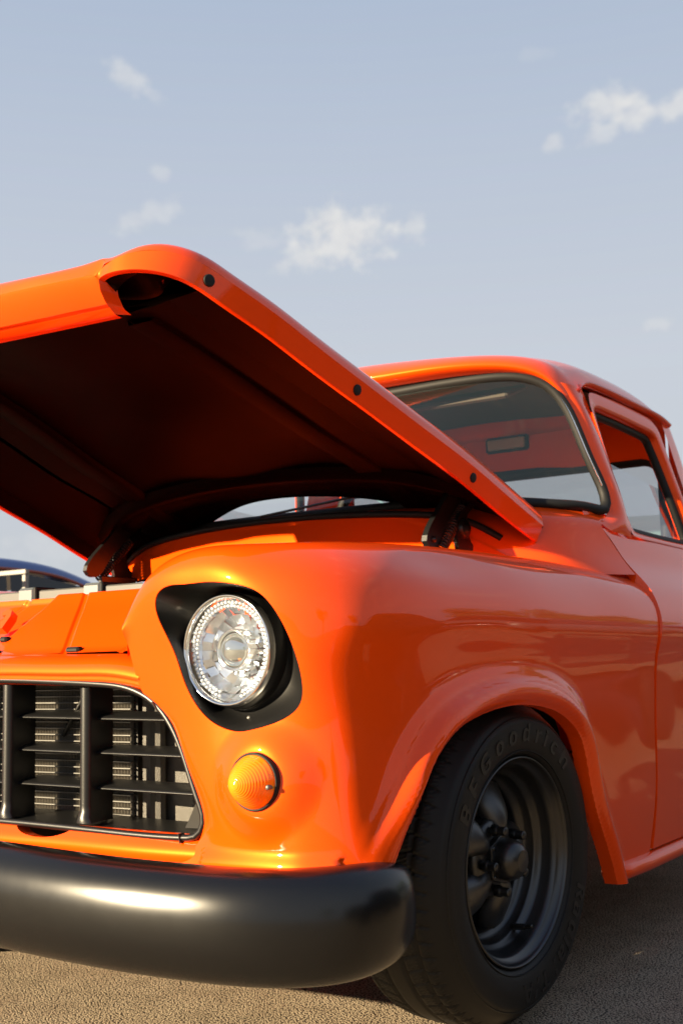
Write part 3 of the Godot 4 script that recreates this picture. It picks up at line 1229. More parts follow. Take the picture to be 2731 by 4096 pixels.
func hood() -> void:
	var root := Node3D.new()
	root.name = "hood"
	truck_root.add_child(root, true)
	var w := V(0, .906, -.4226)
	var L := [V(.718, 1.0195, -.506), V(.710, 1.0511, -.4051), V(.702, 1.0850, -.3048), V(.691, 1.1290, -.180), V(.674, 1.187, .009), V(.652, 1.243, .172), V(.630, 1.306, .37), V(.617, 1.349, .502), V(.602, 1.382, .61), V(.584, 1.405, .668), V(.550, 1.420, .713), V(.505, 1.4265, .738), V(.463, 1.4265, .746), V(.440, 1.425, .742), V(.430, 1.4235, .738)]
	var S := [.062, .062, .062, .058, .050, .046, .042, .038, .036, .034, .032, .028, .022, .016, .01]
	var H := [.044, .046, .047, .047, .046, .045, .045, .044, .043, .042, .040, .034, .024, .014, .006]
	var ins := [1.0, 1.0, 1.0, 1.0, 1.0, 1.0, 1.0, 1.0, .95, .85, .75, .6, .45, .25, .05]
	var cz := [-.36, -.30, -.235, -.16, -.03, .12, .30, .44, .54, .60, .645, .68, .71, .73, .742]
	var rows := []
	for i in 7:
		rows.append([])
	for k in L.size():
		var p: Vector3 = L[k]
		var tg: Vector3 = (L[mini(k + 1, L.size() - 1)] - L[maxi(k - 1, 0)]).normalized()
		var inn := w.cross(tg).normalized()
		if inn.dot(V(0, 1.25, .1) - p) < 0: inn = -inn
		if k >= 13: inn = V(-.9, 0.05, -.25).normalized()
		var h: float = H[k]
		var s: float = ins[k]
		var z: float = cz[k]
		var c := V(0, 1.022 + .325 * (z + .505) + .045, z) + w * (0.100 * minf(1.0, (0.80 - z) / 0.5))
		if k == L.size() - 1:
			c = V(0, 1.443, .742)
		var r4: Vector3 = p + w * (h + S[k] + .024 * s) + inn * (.17 * (0.35 + 0.65 * s))
		rows[0].append(p)
		var o := -inn * (0.012 * s)
		rows[1].append(p + w * h + o)
		rows[2].append(p + w * (h + S[k] * .4) + o + inn * (S[k] * .10))
		rows[3].append(p + w * (h + S[k]) + o + inn * (S[k] * .62))
		rows[4].append(r4)
		rows[5].append(r4.lerp(c, 0.52) + w * (0.018 * s))
		rows[6].append(c)
	# roll of the nose just behind its crest, then the crest itself
	var roll := [V(.440, 1.425, .742), V(.437, 1.441, .739), V(.430, 1.450, .737), V(.408, 1.455, .736), V(.30, 1.461, .737), V(.15, 1.467, .735), V(0, 1.469, .734)]
	var crest0 := [V(.430, 1.4235, .738), V(.426, 1.429, .743), V(.418, 1.431, .745), V(.395, 1.432, .747), V(.30, 1.436, .748), V(.15, 1.441, .747), V(0, 1.443, .746)]
	for i in 7:
		rows[i][13] = roll[i]
		rows[i][14] = crest0[i]
	var b := MB.new()
	var u := MB.new()
	var hem := MB.new()
	var all := []
	for i in range(1, 7):
		all.append(rows[i])
	for i in range(5, 0, -1):
		all.append(rows[i].map(func(p): return V(-p.x, p.y, p.z)))
	var g := sheet(all, 140, 88)
	b.grid(g)
	# dark skin right behind the outer panel
	var gn := MB.normals(g)
	var skin := []
	for i in range(1, 87):
		var row := PackedVector3Array()
		for k in range(1, 134):
			var q: Vector3 = gn[i][k]
			row.append(g[i][k] - (q if q.dot(w) > 0 else -q) * 0.005)
		skin.append(row)
	u.grid(skin)
	var under := []
	for i in range(13, 75, 3):
		var row := PackedVector3Array()
		for k in range(0, 116):
			row.append(g[i][k] - w * (0.020 if k < 6 else 0.034) + (V(0, -.01, -.01) if k == 115 else Vector3.ZERO))
		under.append(row)
	u.grid(under)
	for side in 2:
		var fl := sheet(rows.slice(0, 2), 140, 6)
		for m in [b, u, hem]:
			m.mir = side == 1
		b.grid(fl)
		# hem along the lower edge, then the dark inner panel
		var e0 := PackedVector3Array()
		var e1 := PackedVector3Array()
		var e2 := PackedVector3Array()
		var e3 := PackedVector3Array()
		var e4 := PackedVector3Array()
		var lo: PackedVector3Array = fl[0]
		var hi: PackedVector3Array = fl[5]
		for k in lo.size():
			var q := lo[k]
			var tg := (lo[mini(k + 1, 139)] - lo[maxi(k - 1, 0)]).normalized()
			var inn := w.cross(tg).normalized()
			if inn.dot(V(0, 1.2, -.1) - q) < 0: inn = -inn
			e0.append(q)
			e1.append(q + inn * 0.011 + w * 0.001)
			e2.append(q + inn * 0.013 + w * 0.006)
			e3.append(q + inn * 0.015 + w * 0.003)
			e4.append(hi[k] + inn * 0.045 - w * 0.008)
		b.grid([e0, e1, e2])
		u.grid([e3, e4])
		var j0 := PackedVector3Array()
		for k in 116:
			j0.append(under[0][k])
		u.grid([e4.slice(0, 116), j0])
		# rear edge turned down
		var q0 := PackedVector3Array()
		var q1 := PackedVector3Array()
		for i in range(0, 45):
			q0.append(g[i][0])
			q1.append(g[i][0] - w * (0.022 if i > 4 else 0.01) + V(0, 0, .004))
		u.grid([q0, q1])
	b.mir = false
	u.mir = false
	# nose: front face from the crest down to the latch lip, and its turned flange
	var crest := []
	for i in range(6, -1, -1):
		crest.append(rows[i][L.size() - 1])
	var f0 := spl(crest, 40)
	var face := []
	for fy in [0.0, 0.12, 0.5, 0.88, 1.0]:
		var row := PackedVector3Array()
		for q in f0:
			var bot := V(q.x * 0.992, 1.393 - 0.022 * q.x, .716 - 0.004 * q.x)
			row.append(q.lerp(bot, fy) + V(0, 0, 0.006 * sin(fy * PI)))
		face.append(row)
	var lip := []
	for q in [[0.0, 0.0], [-.003, -.010], [-.014, -.022], [-.016, -.04]]:
		var row := PackedVector3Array()
		for p in face[4]:
			row.append(p + V(0, q[0], q[1]))
		lip.append(row)
	for side in 2:
		b.mir = side == 1
		u.mir = side == 1
		b.grid(face)
		b.grid(lip)
		# flange down the side of the nose
		var n0 := PackedVector3Array()
		var n1 := PackedVector3Array()
		for r in face:
			n0.append(r[39])
			n1.append(r[39] + V(.012, -.004, -.034))
		n0.append(lip[2][39])
		n1.append(lip[2][39] + V(.012, .004, -.03))
		b.grid([n0, n1])
		u.quad(V(0, 1.380, .676), V(.425, 1.372, .672), V(.43, 1.41, .60), V(0, 1.45, .60))
	b.mir = false
	u.mir = false
	obj("outer_panel", b, M.orange, root)
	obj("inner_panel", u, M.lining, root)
	# stiffening ribs under the panel
	for s in [-1.0, 1.0]:
		var r := MB.new()
		var rg := []
		for k in range(6, 108, 2):
			var q: Vector3 = g[21 if s > 0 else 66][k] - w * 0.036
			rg.append(PackedVector3Array([q + V(-.040, 0, 0) + w * .006, q + V(-.030, 0, 0) - w * .010, q + V(.030, 0, 0) - w * .010, q + V(.040, 0, 0) + w * .006]))
		r.grid(rg)
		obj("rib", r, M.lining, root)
	var cr := MB.new()
	var cp := spl(both([V(0, 1.205, -.285), V(.25, 1.196, -.295), V(.48, 1.165, -.335), V(.63, 1.115, -.40)]), 60)
	var cg := []
	for q in cp:
		cg.append(PackedVector3Array([q + V(0, .03, .06), q + V(0, .0, .045), q + V(0, -.004, .02), q + V(0, .004, .0), q + V(0, -.004, -.02), q + V(0, -.014, -.05), q + V(0, -.006, -.066)]))
	cr.grid(cg)
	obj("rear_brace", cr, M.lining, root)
	# rubber plugs in the flange
	var fl2 := sheet(rows.slice(0, 2), 140, 7)
	var fn2 := MB.normals(fl2)
	for zz in [.638, .218, -.205]:
		var kk := 0
		for k in 140:
			if absf(fl2[3][k].z - zz) < absf(fl2[3][kk].z - zz) and fl2[3][k].x > 0.5:
				kk = k
		var ax: Vector3 = fn2[3][kk]
		if ax.x < 0: ax = -ax
		for s in [-1.0, 1.0]:
			var pl := MB.new()
			pl.mir = s < 0
			var bb := Basis(ax.cross(Vector3.UP).normalized(), ax, ax.cross(Vector3.UP).normalized().cross(ax))
			pl.lathe(PackedVector2Array([Vector2(0, .0035), Vector2(.0095, .003), Vector2(.0115, .002), Vector2(.012, -.014)]), fl2[3][kk], bb, 24)
			obj("rubber_plug", pl, M.rubber, root)


func hinge(mirrored: bool) -> void:
	var root := Node3D.new()
	root.name = "hood_hinge"
	truck_root.add_child(root, true)
	var put := func(called: String, pts: Array, x: float, thick: float) -> void:
		var b := MB.new()
		b.mir = mirrored
		var o := PackedVector2Array()
		for p in spl(pts.map(func(q): return V(q[0], q[1], 0)), pts.size() * 4, true):
			o.append(Vector2(p.x, p.y))
		b.plate(o, V(x, 0, 0), V(0, 0, 1), V(0, 1, 0), V(thick, 0, 0))
		obj(called, b, M.satin, root)
	# outlines are (z, y)
	put.call("arm", [[-.218, 1.012], [-.226, 1.032], [-.262, 1.07], [-.37, 1.182], [-.44, 1.25], [-.475, 1.23], [-.455, 1.18], [-.36, 1.09], [-.30, 1.032], [-.282, 1.008], [-.26, .996], [-.232, .998]], .548, .014)
	put.call("arm", [[-.50, 1.20], [-.47, 1.15], [-.448, 1.115], [-.408, 1.09], [-.405, 1.06], [-.425, 1.02], [-.50, .985], [-.50, .96], [-.37, .965], [-.352, 1.01], [-.346, 1.05], [-.362, 1.085], [-.41, 1.115], [-.44, 1.16], [-.46, 1.21]], .566, .012)
	var d := MB.new()
	d.mir = mirrored
	d.lathe(PackedVector2Array([Vector2(0, .016), Vector2(.010, .016), Vector2(.012, .010), Vector2(.020, .010), Vector2(.024, .006), Vector2(.025, -.01)]), V(.578, 1.053, -.382), Basis(Vector3(0, 0, 1), -PI / 2), 24)
	obj("pivot", d, M.satin, root)
	var bo := MB.new()
	bo.mir = mirrored
	bo.lathe(PackedVector2Array([Vector2(0, .008), Vector2(.006, .007), Vector2(.008, 0), Vector2(.008, -.01)]), V(.563, 1.018, -.25), Basis(Vector3(0, 0, 1), -PI / 2), 12)
	obj("bolt", bo, M.satin, root)
	var s := MB.new()
	s.mir = mirrored
	var hp := PackedVector3Array()
	var a := V(.562, .995, -.285)
	var c := V(.562, 1.11, -.41)
	var ax := (c - a).normalized()
	var e1 := ax.cross(V(1, 0, 0)).normalized()
	for k in 260:
		var f := k / 259.0
		var an := f * TAU * 17.0
		hp.append(a.lerp(c, f) + (e1 * cos(an) + V(1, 0, 0) * sin(an)) * 0.0135)
	s.tube(hp, 0.0034, 6)
	obj("spring", s, M.satin, root)
	var br := MB.new()
	br.mir = mirrored
	br.box(V(.545, .95, -.38), V(.012, .10, .22), Basis(), 0.003)
	obj("bracket", br, M.satin, root)


func ws_loop() -> Array:
	var half := [V(0, 1.142, -.475), V(.2, 1.143, -.485), V(.42, 1.145, -.53), V(.60, 1.140, -.595), V(.71, 1.132, -.685), V(.765, 1.126, -.775), V(.785, 1.128, -.822), V(.782, 1.155, -.838), V(.757, 1.24, -.828), V(.727, 1.335, -.812), V(.69, 1.43, -.802), V(.650, 1.482, -.79), V(.59, 1.511, -.768), V(.47, 1.522, -.742), V(.335, 1.521, -.728), V(.215, 1.517, -.72)]
	var loop := half.duplicate()
	loop.append(V(0, 1.515, -.715))
	for k in range(half.size() - 1, 0, -1):
		loop.append(V(-half[k].x, half[k].y, half[k].z))
	return loop


func cowl() -> void:
	var b := MB.new()
	# cowl top and shoulders, from the windshield gasket forward and down
	var r0 := [V(0, 1.134, -.472), V(.2, 1.135, -.482), V(.42, 1.136, -.527), V(.60, 1.130, -.592), V(.71, 1.121, -.682), V(.765, 1.113, -.772), V(.796, 1.100, -.838)]
	var r1 := [V(0, 1.133, -.44), V(.2, 1.133, -.45), V(.42, 1.131, -.488), V(.60, 1.116, -.550), V(.735, 1.088, -.61), V(.779, 1.080, -.680), V(.804, 1.074, -.738)]
	var r2 := [V(0, 1.131, -.40), V(.2, 1.130, -.41), V(.41, 1.122, -.445), V(.60, 1.092, -.50), V(.752, 1.038, -.570), V(.797, 1.030, -.665), V(.821, 1.030, -.759)]
	var r3 := [V(0, 1.120, -.372), V(.2, 1.117, -.382), V(.405, 1.105, -.415), V(.59, 1.060, -.455), V(.764, .990, -.545), V(.814, .985, -.660), V(.841, .985, -.782)]
	var r4 := [V(0, 1.104, -.365), V(.2, 1.10, -.375), V(.40, 1.084, -.408), V(.59, 1.01, -.44), V(.774, .945, -.535), V(.838, .938, -.650), V(.870, .942, -.790)]
	b.grid(sheet([both(r0), both(r1), both(r2), both(r3), both(r4)], 160, 40))
	var c := obj("cowl", b, M.orange, truck_root)
	var s := MB.new()
	s.tube(spl(both([V(0, 1.122, -.368), V(.2, 1.119, -.378), V(.42, 1.106, -.412), V(.57, 1.074, -.448), V(.64, 1.03, -.468)]), 80), 0.009, 10)
	obj("hood_seal", s, M.rubber, c)
	for s2 in [-1.0, 1.0]:
		var bk := MB.new()
		bk.mir = s2 < 0
		bk.grid(sheet([[V(.76, 1.115, -.72), V(.775, 1.115, -.82), V(.785, 1.115, -.95)], [V(.785, 1.03, -.70), V(.80, 1.03, -.80), V(.80, 1.03, -.95)], [V(.80, .88, -.62), V(.845, .88, -.75), V(.845, .88, -.95)]], 12, 12))
		obj("cowl_side", bk, M.orange, truck_root)
	var f := MB.new()
	var q0 := [V(0, 1.112, -.370), V(.25, 1.106, -.380), V(.45, 1.08, -.418), V(.60, 1.02, -.44), V(.70, .96, -.465)]
	var q1 := [V(0, 1.02, -.345), V(.25, 1.01, -.36), V(.45, .985, -.40), V(.60, .95, -.43), V(.70, .92, -.455)]
	var q2 := [V(0, .92, -.35), V(.25, .92, -.365), V(.45, .91, -.41), V(.60, .88, -.44), V(.68, .85, -.455)]
	var q3 := [V(0, .45, -.38), V(.25, .45, -.39), V(.45, .45, -.43), V(.60, .45, -.45), V(.66, .45, -.46)]
	f.grid(sheet([both(q0), both(q1), both(q2), both(q3)], 90, 50))
	obj("firewall", f, M.orange, truck_root)
	# engine under the hood, low in the bay
	var e := MB.new()
	e.box(V(0, .62, -.02), V(.44, .34, .60), Basis(), 0.03)
	e.box(V(.15, .80, -.02), V(.12, .07, .46), Basis(Vector3(0, 0, 1), -0.5), 0.02)
	e.box(V(-.15, .80, -.02), V(.12, .07, .46), Basis(Vector3(0, 0, 1), 0.5), 0.02)
	obj("engine", e, M.dark, truck_root)


func cab() -> void:
	var root := Node3D.new()
	root.name = "cab"
	truck_root.add_child(root, true)
	var c0 := [V(0, 1.532, -.70), V(0, 1.552, -.655), V(0, 1.582, -.675), V(0, 1.630, -.78), V(0, 1.665, -.95), V(0, 1.69, -1.25), V(0, 1.682, -1.6), V(0, 1.64, -1.79), V(0, 1.52, -1.845)]
	var c1 := [V(.25, 1.533, -.708), V(.25, 1.552, -.663), V(.25, 1.579, -.683), V(.25, 1.621, -.79), V(.25, 1.655, -.96), V(.25, 1.68, -1.25), V(.25, 1.673, -1.6), V(.25, 1.632, -1.785), V(.25, 1.515, -1.84)]
	var c2 := [V(.45, 1.533, -.728), V(.45, 1.550, -.688), V(.45, 1.574, -.71), V(.45, 1.606, -.82), V(.45, 1.638, -.99), V(.45, 1.66, -1.25), V(.45, 1.653, -1.6), V(.45, 1.615, -1.77), V(.45, 1.50, -1.825)]
	var c3 := [V(.59, 1.520, -.762), V(.592, 1.534, -.735), V(.593, 1.556, -.76), V(.592, 1.583, -.86), V(.588, 1.607, -1.0), V(.58, 1.630, -1.25), V(.58, 1.625, -1.6), V(.575, 1.585, -1.74), V(.57, 1.48, -1.80)]
	var c4 := [V(.655, 1.487, -.787), V(.662, 1.497, -.775), V(.664, 1.516, -.80), V(.662, 1.540, -.88), V(.662, 1.558, -1.0), V(.662, 1.575, -1.25), V(.662, 1.572, -1.6), V(.655, 1.54, -1.70), V(.64, 1.44, -1.765)]
	var c5 := [V(.690, 1.438, -.805), V(.697, 1.446, -.803), V(.700, 1.460, -.822), V(.700, 1.486, -.875), V(.699, 1.505, -.965), V(.702, 1.519, -1.25), V(.702, 1.520, -1.6), V(.695, 1.498, -1.69), V(.68, 1.40, -1.74)]
	var rows := []
	for c in [c0, c1, c2, c3, c4, c5]:
		rows.append(c)
	var full := []
	for k in range(5, 0, -1):
		full.append(rows[k].map(func(p): return V(-p.x, p.y, p.z)))
	full.append_array(rows)
	var g := sheet(full, 110, 130)
	var b := MB.new()
	b.grid(g)
	var roof := obj("roof", b, M.orange, root)
	# headliner
	var hl := MB.new()
	var inner := []
	for i in range(6, 124, 4):
		var row := PackedVector3Array()
		for j in range(14, 98, 3):
			var p: Vector3 = g[i][j]
			row.append(V(p.x * 0.95, p.y - 0.045, p.z * 0.96 - 0.045))
		inner.append(row)
	hl.grid(inner)
	obj("headliner", hl, M.headliner, root)
	for s in [-1.0, 1.0]:
		var sv := MB.new()
		sv.box(V(.30 * s, 1.505, -.88), V(.44, .018, .16), Basis(Vector3(1, 0, 0), 0.35), 0.008)
		obj("sun_visor", sv, M.headliner, root)
	for s in [-1.0, 1.0]:
		# drip rail over the door
		var d := MB.new()
		d.mir = s < 0
		var dp := spl([V(.700, 1.452, -.868), V(.706, 1.484, -.885), V(.710, 1.502, -.915), V(.712, 1.511, -.975), V(.713, 1.515, -1.10), V(.713, 1.518, -1.4), V(.711, 1.517, -1.62), V(.705, 1.510, -1.72)], 60)
		var gg := []
		for q in dp:
			gg.append(PackedVector3Array([q + V(-.014, .004, 0), q + V(-.004, -.003, 0), q + V(.004, -.001, 0), q + V(.007, .004, 0), q + V(.006, .0, 0), q + V(.0, -.006, 0), q + V(-.012, -.008, 0)]))
		d.grid(gg)
		obj("drip_rail", d, M.orange, roof)
		# windshield pillar
		var p := MB.new()
		p.mir = s < 0
		var pr := [
			[V(.640, 1.492, -.79), V(.672, 1.492, -.80), V(.700, 1.488, -.845), V(.700, 1.494, -.915)],
			[V(.690, 1.434, -.80), V(.714, 1.437, -.825), V(.722, 1.437, -.868), V(.718, 1.437, -.918)],
			[V(.727, 1.335, -.811), V(.750, 1.336, -.832), V(.757, 1.337, -.872), V(.752, 1.337, -.910)],
			[V(.757, 1.24, -.827), V(.779, 1.24, -.846), V(.786, 1.24, -.882), V(.780, 1.24, -.915)],
			[V(.782, 1.155, -.837), V(.801, 1.157, -.855), V(.808, 1.158, -.885), V(.804, 1.158, -.915)],
			[V(.790, 1.118, -.825), V(.806, 1.112, -.84), V(.818, 1.108, -.875), V(.816, 1.105, -.912)],
			[V(.792, 1.100, -.79), V(.810, 1.085, -.80), V(.823, 1.078, -.85), V(.823, 1.075, -.91)],
			[V(.794, 1.088, -.745), V(.809, 1.068, -.765), V(.817, 1.058, -.84), V(.821, 1.054, -.92)]]
		p.grid(sheet(pr, 20, 60))
		obj("windshield_pillar", p, M.orange, root)
		# rear corner of the cab
		var rc := MB.new()
		rc.mir = s < 0
		var rr := []
		for q in [[1.515, .700, .680], [1.44, .722, .69], [1.35, .745, .70], [1.23, .775, .72], [1.09, .812, .74], [1.0, .85, .76], [.86, .91, .80], [.79, .935, .82], [.60, .92, .82], [.25, .92, .82]]:
			rr.append([V(q[1], q[0], -1.635 if q[0] > 1.05 else -1.655), V(q[1] - .003, q[0], -1.70), V(q[1] - .012, q[0], -1.77), V(q[1] - .036, q[0], -1.828), V(.655, q[0], -1.855)])
		rc.grid(sheet(rr, 24, 50))
		obj("rear_corner", rc, M.orange, root)
	# rear wall round the rear window
	var rw := MB.new()
	var hole := func(x: float, y: float) -> float:
		var q := Vector2(maxf(absf(x) - 0.59, 0.0), maxf(absf(y - 1.245) - 0.095, 0.0)).length() - 0.07
		return q
	for z in [-1.76, -1.835]:
		var rg := []
		for i in 41:
			var row := PackedVector3Array()
			for j in 81:
				row.append(V(lerpf(-.685, .685, j / 80.0) * lerpf(1.0, 0.93, i / 40.0), lerpf(.6, 1.55, i / 40.0), z + 0.03 * absf(j / 40.0 - 1.0)))
			rg.append(row)
		var f := func(p: Vector3) -> float: return hole.call(p.x, p.y)
		rw.trim(rg, f)
	obj("rear_wall", rw, M.orange, root)
	var gp := []
	for k in 72:
		var an := TAU * k / 72.0
		var cx := signf(cos(an)) * 0.59 + cos(an) * 0.07
		var cy := 1.245 + signf(sin(an)) * 0.095 + sin(an) * 0.07
		gp.append(V(cx, cy, -1.775 + 0.015 * absf(cx)))
	var rgk := MB.new()
	rgk.tube(PackedVector3Array(gp), 0.022, 8, true)
	obj("rear_window_gasket", rgk, M.rubber, root)
	var rgl := MB.new()
	rgl.quad(V(-.66, 1.08, -1.785), V(.66, 1.08, -1.785), V(.66, 1.41, -1.785), V(-.66, 1.41, -1.785))
	obj("rear_window", rgl, M.tinted, root)
	var dl := MB.new()
	dl.box(V(.085, 1.527, -1.752), V(.175, .060, .02), Basis(), 0.008)
	var lamp := obj("dome_lamp", dl, M.rubber, root)
	var dg := MB.new()
	dg.box(V(.085, 1.527, -1.741), V(.150, .040, .012), Basis(), 0.004)
	obj("lens", dg, M.lampglow, lamp)
	# seat, dash and floor, low inside
	var seat := MB.new()
	seat.box(V(0, .86, -1.62), V(1.30, .40, .14), Basis(Vector3(1, 0, 0), -0.2), 0.05)
	seat.box(V(0, .70, -1.38), V(1.30, .18, .50), Basis(), 0.05)
	obj("bench_seat", seat, M.dark, root)
	var dash := MB.new()
	dash.box(V(0, 1.05, -.74), V(1.42, .16, .22), Basis(), 0.04)
	obj("dashboard", dash, M.orange, root)
	var fl := MB.new()
	fl.box(V(0, .38, -1.1), V(1.7, .04, 1.45), Basis(), 0.005)
	obj("floor_pan", fl, M.dark, root)
	# windshield
	var ws := Node3D.new()
	ws.name = "windshield"
	truck_root.add_child(ws, true)
	var loop := ws_loop()
	var edge := spl(loop, 160, true)
	var gk := MB.new()
	gk.tube(edge, 0.0145, 10, true)
	obj("gasket", gk, M.rubber, ws)
	var ct := V(0, 1.34, -.545)
	var tr := MB.new()
	var tp := PackedVector3Array()
	for k0 in 160:
		var k := (k0 + 20) % 160
		var q := edge[k]
		var o := (q - ct) * V(1, 1, 0)
		if q.y > 1.18:
			tp.append(q + V(0, 0, 0.010) + V(q.x * .012, 0, 0) - o.normalized() * 0.004)
	# keep the trim in order: up one side, over the top, down the other
	tr.tube(tp, 0.0032, 8)
	obj("bright_trim", tr, M.chrome, ws)
	var gl := MB.new()
	var grows := []
	for f in [1.0, 0.8, 0.6, 0.4, 0.2, 0.0]:
		var row := PackedVector3Array()
		for k in 161:
			var q := edge[k % 160]
			var mid := V(q.x * f, 1.34 + (q.y - 1.34) * f, 0)
			var e := absf(mid.x) / lerpf(.785, .66, clampf((mid.y - 1.12) / .4, 0, 1))
			var zb := lerpf(-.475, -.715, (mid.y - 1.17) / .345)
			var ze := -0.815
			mid.z = q.z if f == 1.0 else lerpf(zb, ze, pow(e, 3.0))
			row.append(mid)
		grows.append(row)
	gl.grid(grows, true)
	obj("glass", gl, M.glass, ws)
	var wp := MB.new()
	wp.tube(PackedVector3Array([V(-.1, 1.15, -.455), V(.25, 1.185, -.475)]), 0.004, 6)
	obj("wiper", wp, M.satin, ws)
	# short bed behind the cab
	var bed := MB.new()
	bed.box(V(0, .62, -2.75), V(1.5, .62, 1.8), Basis(), 0.04)
	obj("cargo_bed", bed, M.orange, truck_root)
	for s in [-1.0, 1.0]:
		var fn := MB.new()
		fn.ball(V(.83 * s, .50, -2.9), V(.13, .32, .62), 24)
		obj("rear_fender", fn, M.orange, truck_root)
		var sl := MB.new()
		sl.mir = s < 0
		var sp := PackedVector3Array([V(.893, .243, -.405), V(.900, .240, -.42), V(.906, .238, -.48), V(.912, .237, -.6), V(.915, .237, -1.0), V(.915, .237, -1.85)])
		var sg := []
		for q in sp:
			var row := PackedVector3Array()
			var kk := 0.05 if q.z > -.41 else 0.85 if q.z > -.43 else 1.0
			for a in 17:
				var an := TAU * a / 16.0
				row.append(q + V(cos(an) * 0.030, sin(an) * 0.021, 0) * kk)
			sg.append(row)
		sl.grid(sg, true)
		obj("sill", sl, M.orange, truck_root)
	var fr := MB.new()
	for s in [-1.0, 1.0]:
		fr.box(V(.42 * s, .36, -1.1), V(.08, .14, 3.4), Basis(), 0.01)
	fr.box(V(0, .32, 0), V(1.3, .08, .10), Basis(), 0.02)
	obj("chassis_frame", fr, M.dark, truck_root)


func door(mirrored: bool) -> void:
	var root := Node3D.new()
	root.name = "door"
	truck_root.add_child(root, true)
	var b := MB.new()
	b.mir = mirrored
	# lower skin
	var rows := []
	for q in [[1.066, .806, -.735], [1.03, .822, -.765], [.985, .842, -.788], [.945, .872, -.797], [.905, .905, -.792], [.862, .930, -.774], [.795, .948, -.744], [.742, .934, -.748], [.65, .920, -.756], [.50, .916, -.747], [.38, .916, -.726], [.262, .920, -.660]]:
		var r := []
		for z in [0.0, 0.15, 0.4, 0.7, 1.0]:
			r.append(V(q[1] + 0.004 * sin(z * PI), q[0], lerpf(q[2], -1.645, z)))
		rows.append(r)
	var g := sheet(rows, 60, 80)
	b.grid(g)
	var e0 := PackedVector3Array()
	var e1 := PackedVector3Array()
	for r in g:
		e0.append(r[0])
		e1.append(r[0] + V(-.03, 0, 0.004))
	b.grid([e0, e1])
	# frame round the window
	var inner := [V(.80, 1.084, -.985), V(.777, 1.155, -.967), V(.755, 1.24, -.965), V(.735, 1.335, -.962), V(.718, 1.420, -.957), V(.715, 1.441, -.975), V(.714, 1.444, -1.2), V(.714, 1.443, -1.47), V(.716, 1.432, -1.512), V(.735, 1.35, -1.545), V(.765, 1.23, -1.573), V(.796, 1.095, -1.60), V(.800, 1.078, -1.58), V(.802, 1.075, -1.3), V(.802, 1.076, -1.1), V(.802, 1.078, -1.02)]
	var outer := [V(.822, 1.062, -.925), V(.800, 1.150, -.916), V(.778, 1.24, -.917), V(.753, 1.335, -.913), V(.728, 1.435, -.905), V(.712, 1.487, -.935), V(.707, 1.500, -1.2), V(.707, 1.500, -1.50), V(.710, 1.475, -1.575), V(.737, 1.35, -1.607), V(.768, 1.23, -1.626), V(.808, 1.08, -1.64), V(.812, 1.058, -1.60), V(.816, 1.058, -1.3), V(.816, 1.058, -1.1), V(.820, 1.058, -.98)]
	var ni := 192
	var ic := rounded(inner, ni, 9)
	var oc := rounded(outer, ni, 12)
	var m1 := PackedVector3Array()
	var m2 := PackedVector3Array()
	var dp := PackedVector3Array()
	for k in ni:
		m1.append(ic[k].lerp(oc[k], 0.3) + V(.005, 0, 0))
		m2.append(ic[k].lerp(oc[k], 0.75) + V(.004, 0, 0))
		dp.append(ic[k] + V(-.045, 0, 0))
	for a in [ic, m1, m2, oc, dp]:
		a.append(a[0])
	b.grid([dp, ic, m1, m2, oc], true)
	obj("skin", b, M.orange, root)
	var s := MB.new()
	s.mir = mirrored
	var sp := PackedVector3Array()
	for k in ni:
		var cc := V(.76, 1.26, -1.28)
		sp.append(ic[k].lerp(V(ic[k].x, cc.y, cc.z), 0.035) + V(-.026, 0, 0))
	s.tube(sp, 0.013, 8, true)
	obj("window_seal", s, M.rubber, root)
	var gl := MB.new()
	gl.mir = mirrored
	gl.quad(V(.775, 1.07, -.95), V(.775, 1.07, -1.60), V(.720, 1.262, -1.575), V(.715, 1.300, -.955))
	obj("window_glass", gl, M.side_glass, root)


func rounded(corners: Array, count: int, passes: int) -> PackedVector3Array:
	# a closed outline of straight runs whose corners are eased
	var o := PackedVector3Array()
	var N := corners.size()
	var per := count / N
	for i in N:
		var a: Vector3 = corners[i]
		var b: Vector3 = corners[(i + 1) % N]
		for k in per:
			o.append(a.lerp(b, k / float(per)))
	for p in passes:
		var q := o.duplicate()
		for k in count:
			o[k] = q[k] * 0.5 + (q[(k + 1) % count] + q[(k + count - 1) % count]) * 0.25
	return o


func wheels() -> void:
	var w := make_wheel()
	w.position = V(.865, .327, 0)
	w.basis = Basis(Vector3(0, 1, 0), -0.0859) * Basis(Vector3(0, 0, 1), -0.03)
	for q in [[-.865, 0.0, PI], [.865, -2.9, 0.0], [-.865, -2.9, PI]]:
		var c := w.duplicate()
		c.name = "wheel"
		truck_root.add_child(c, true)
		c.position = V(q[0], .327, q[1])
		c.rotation = V(0, q[2], 0)


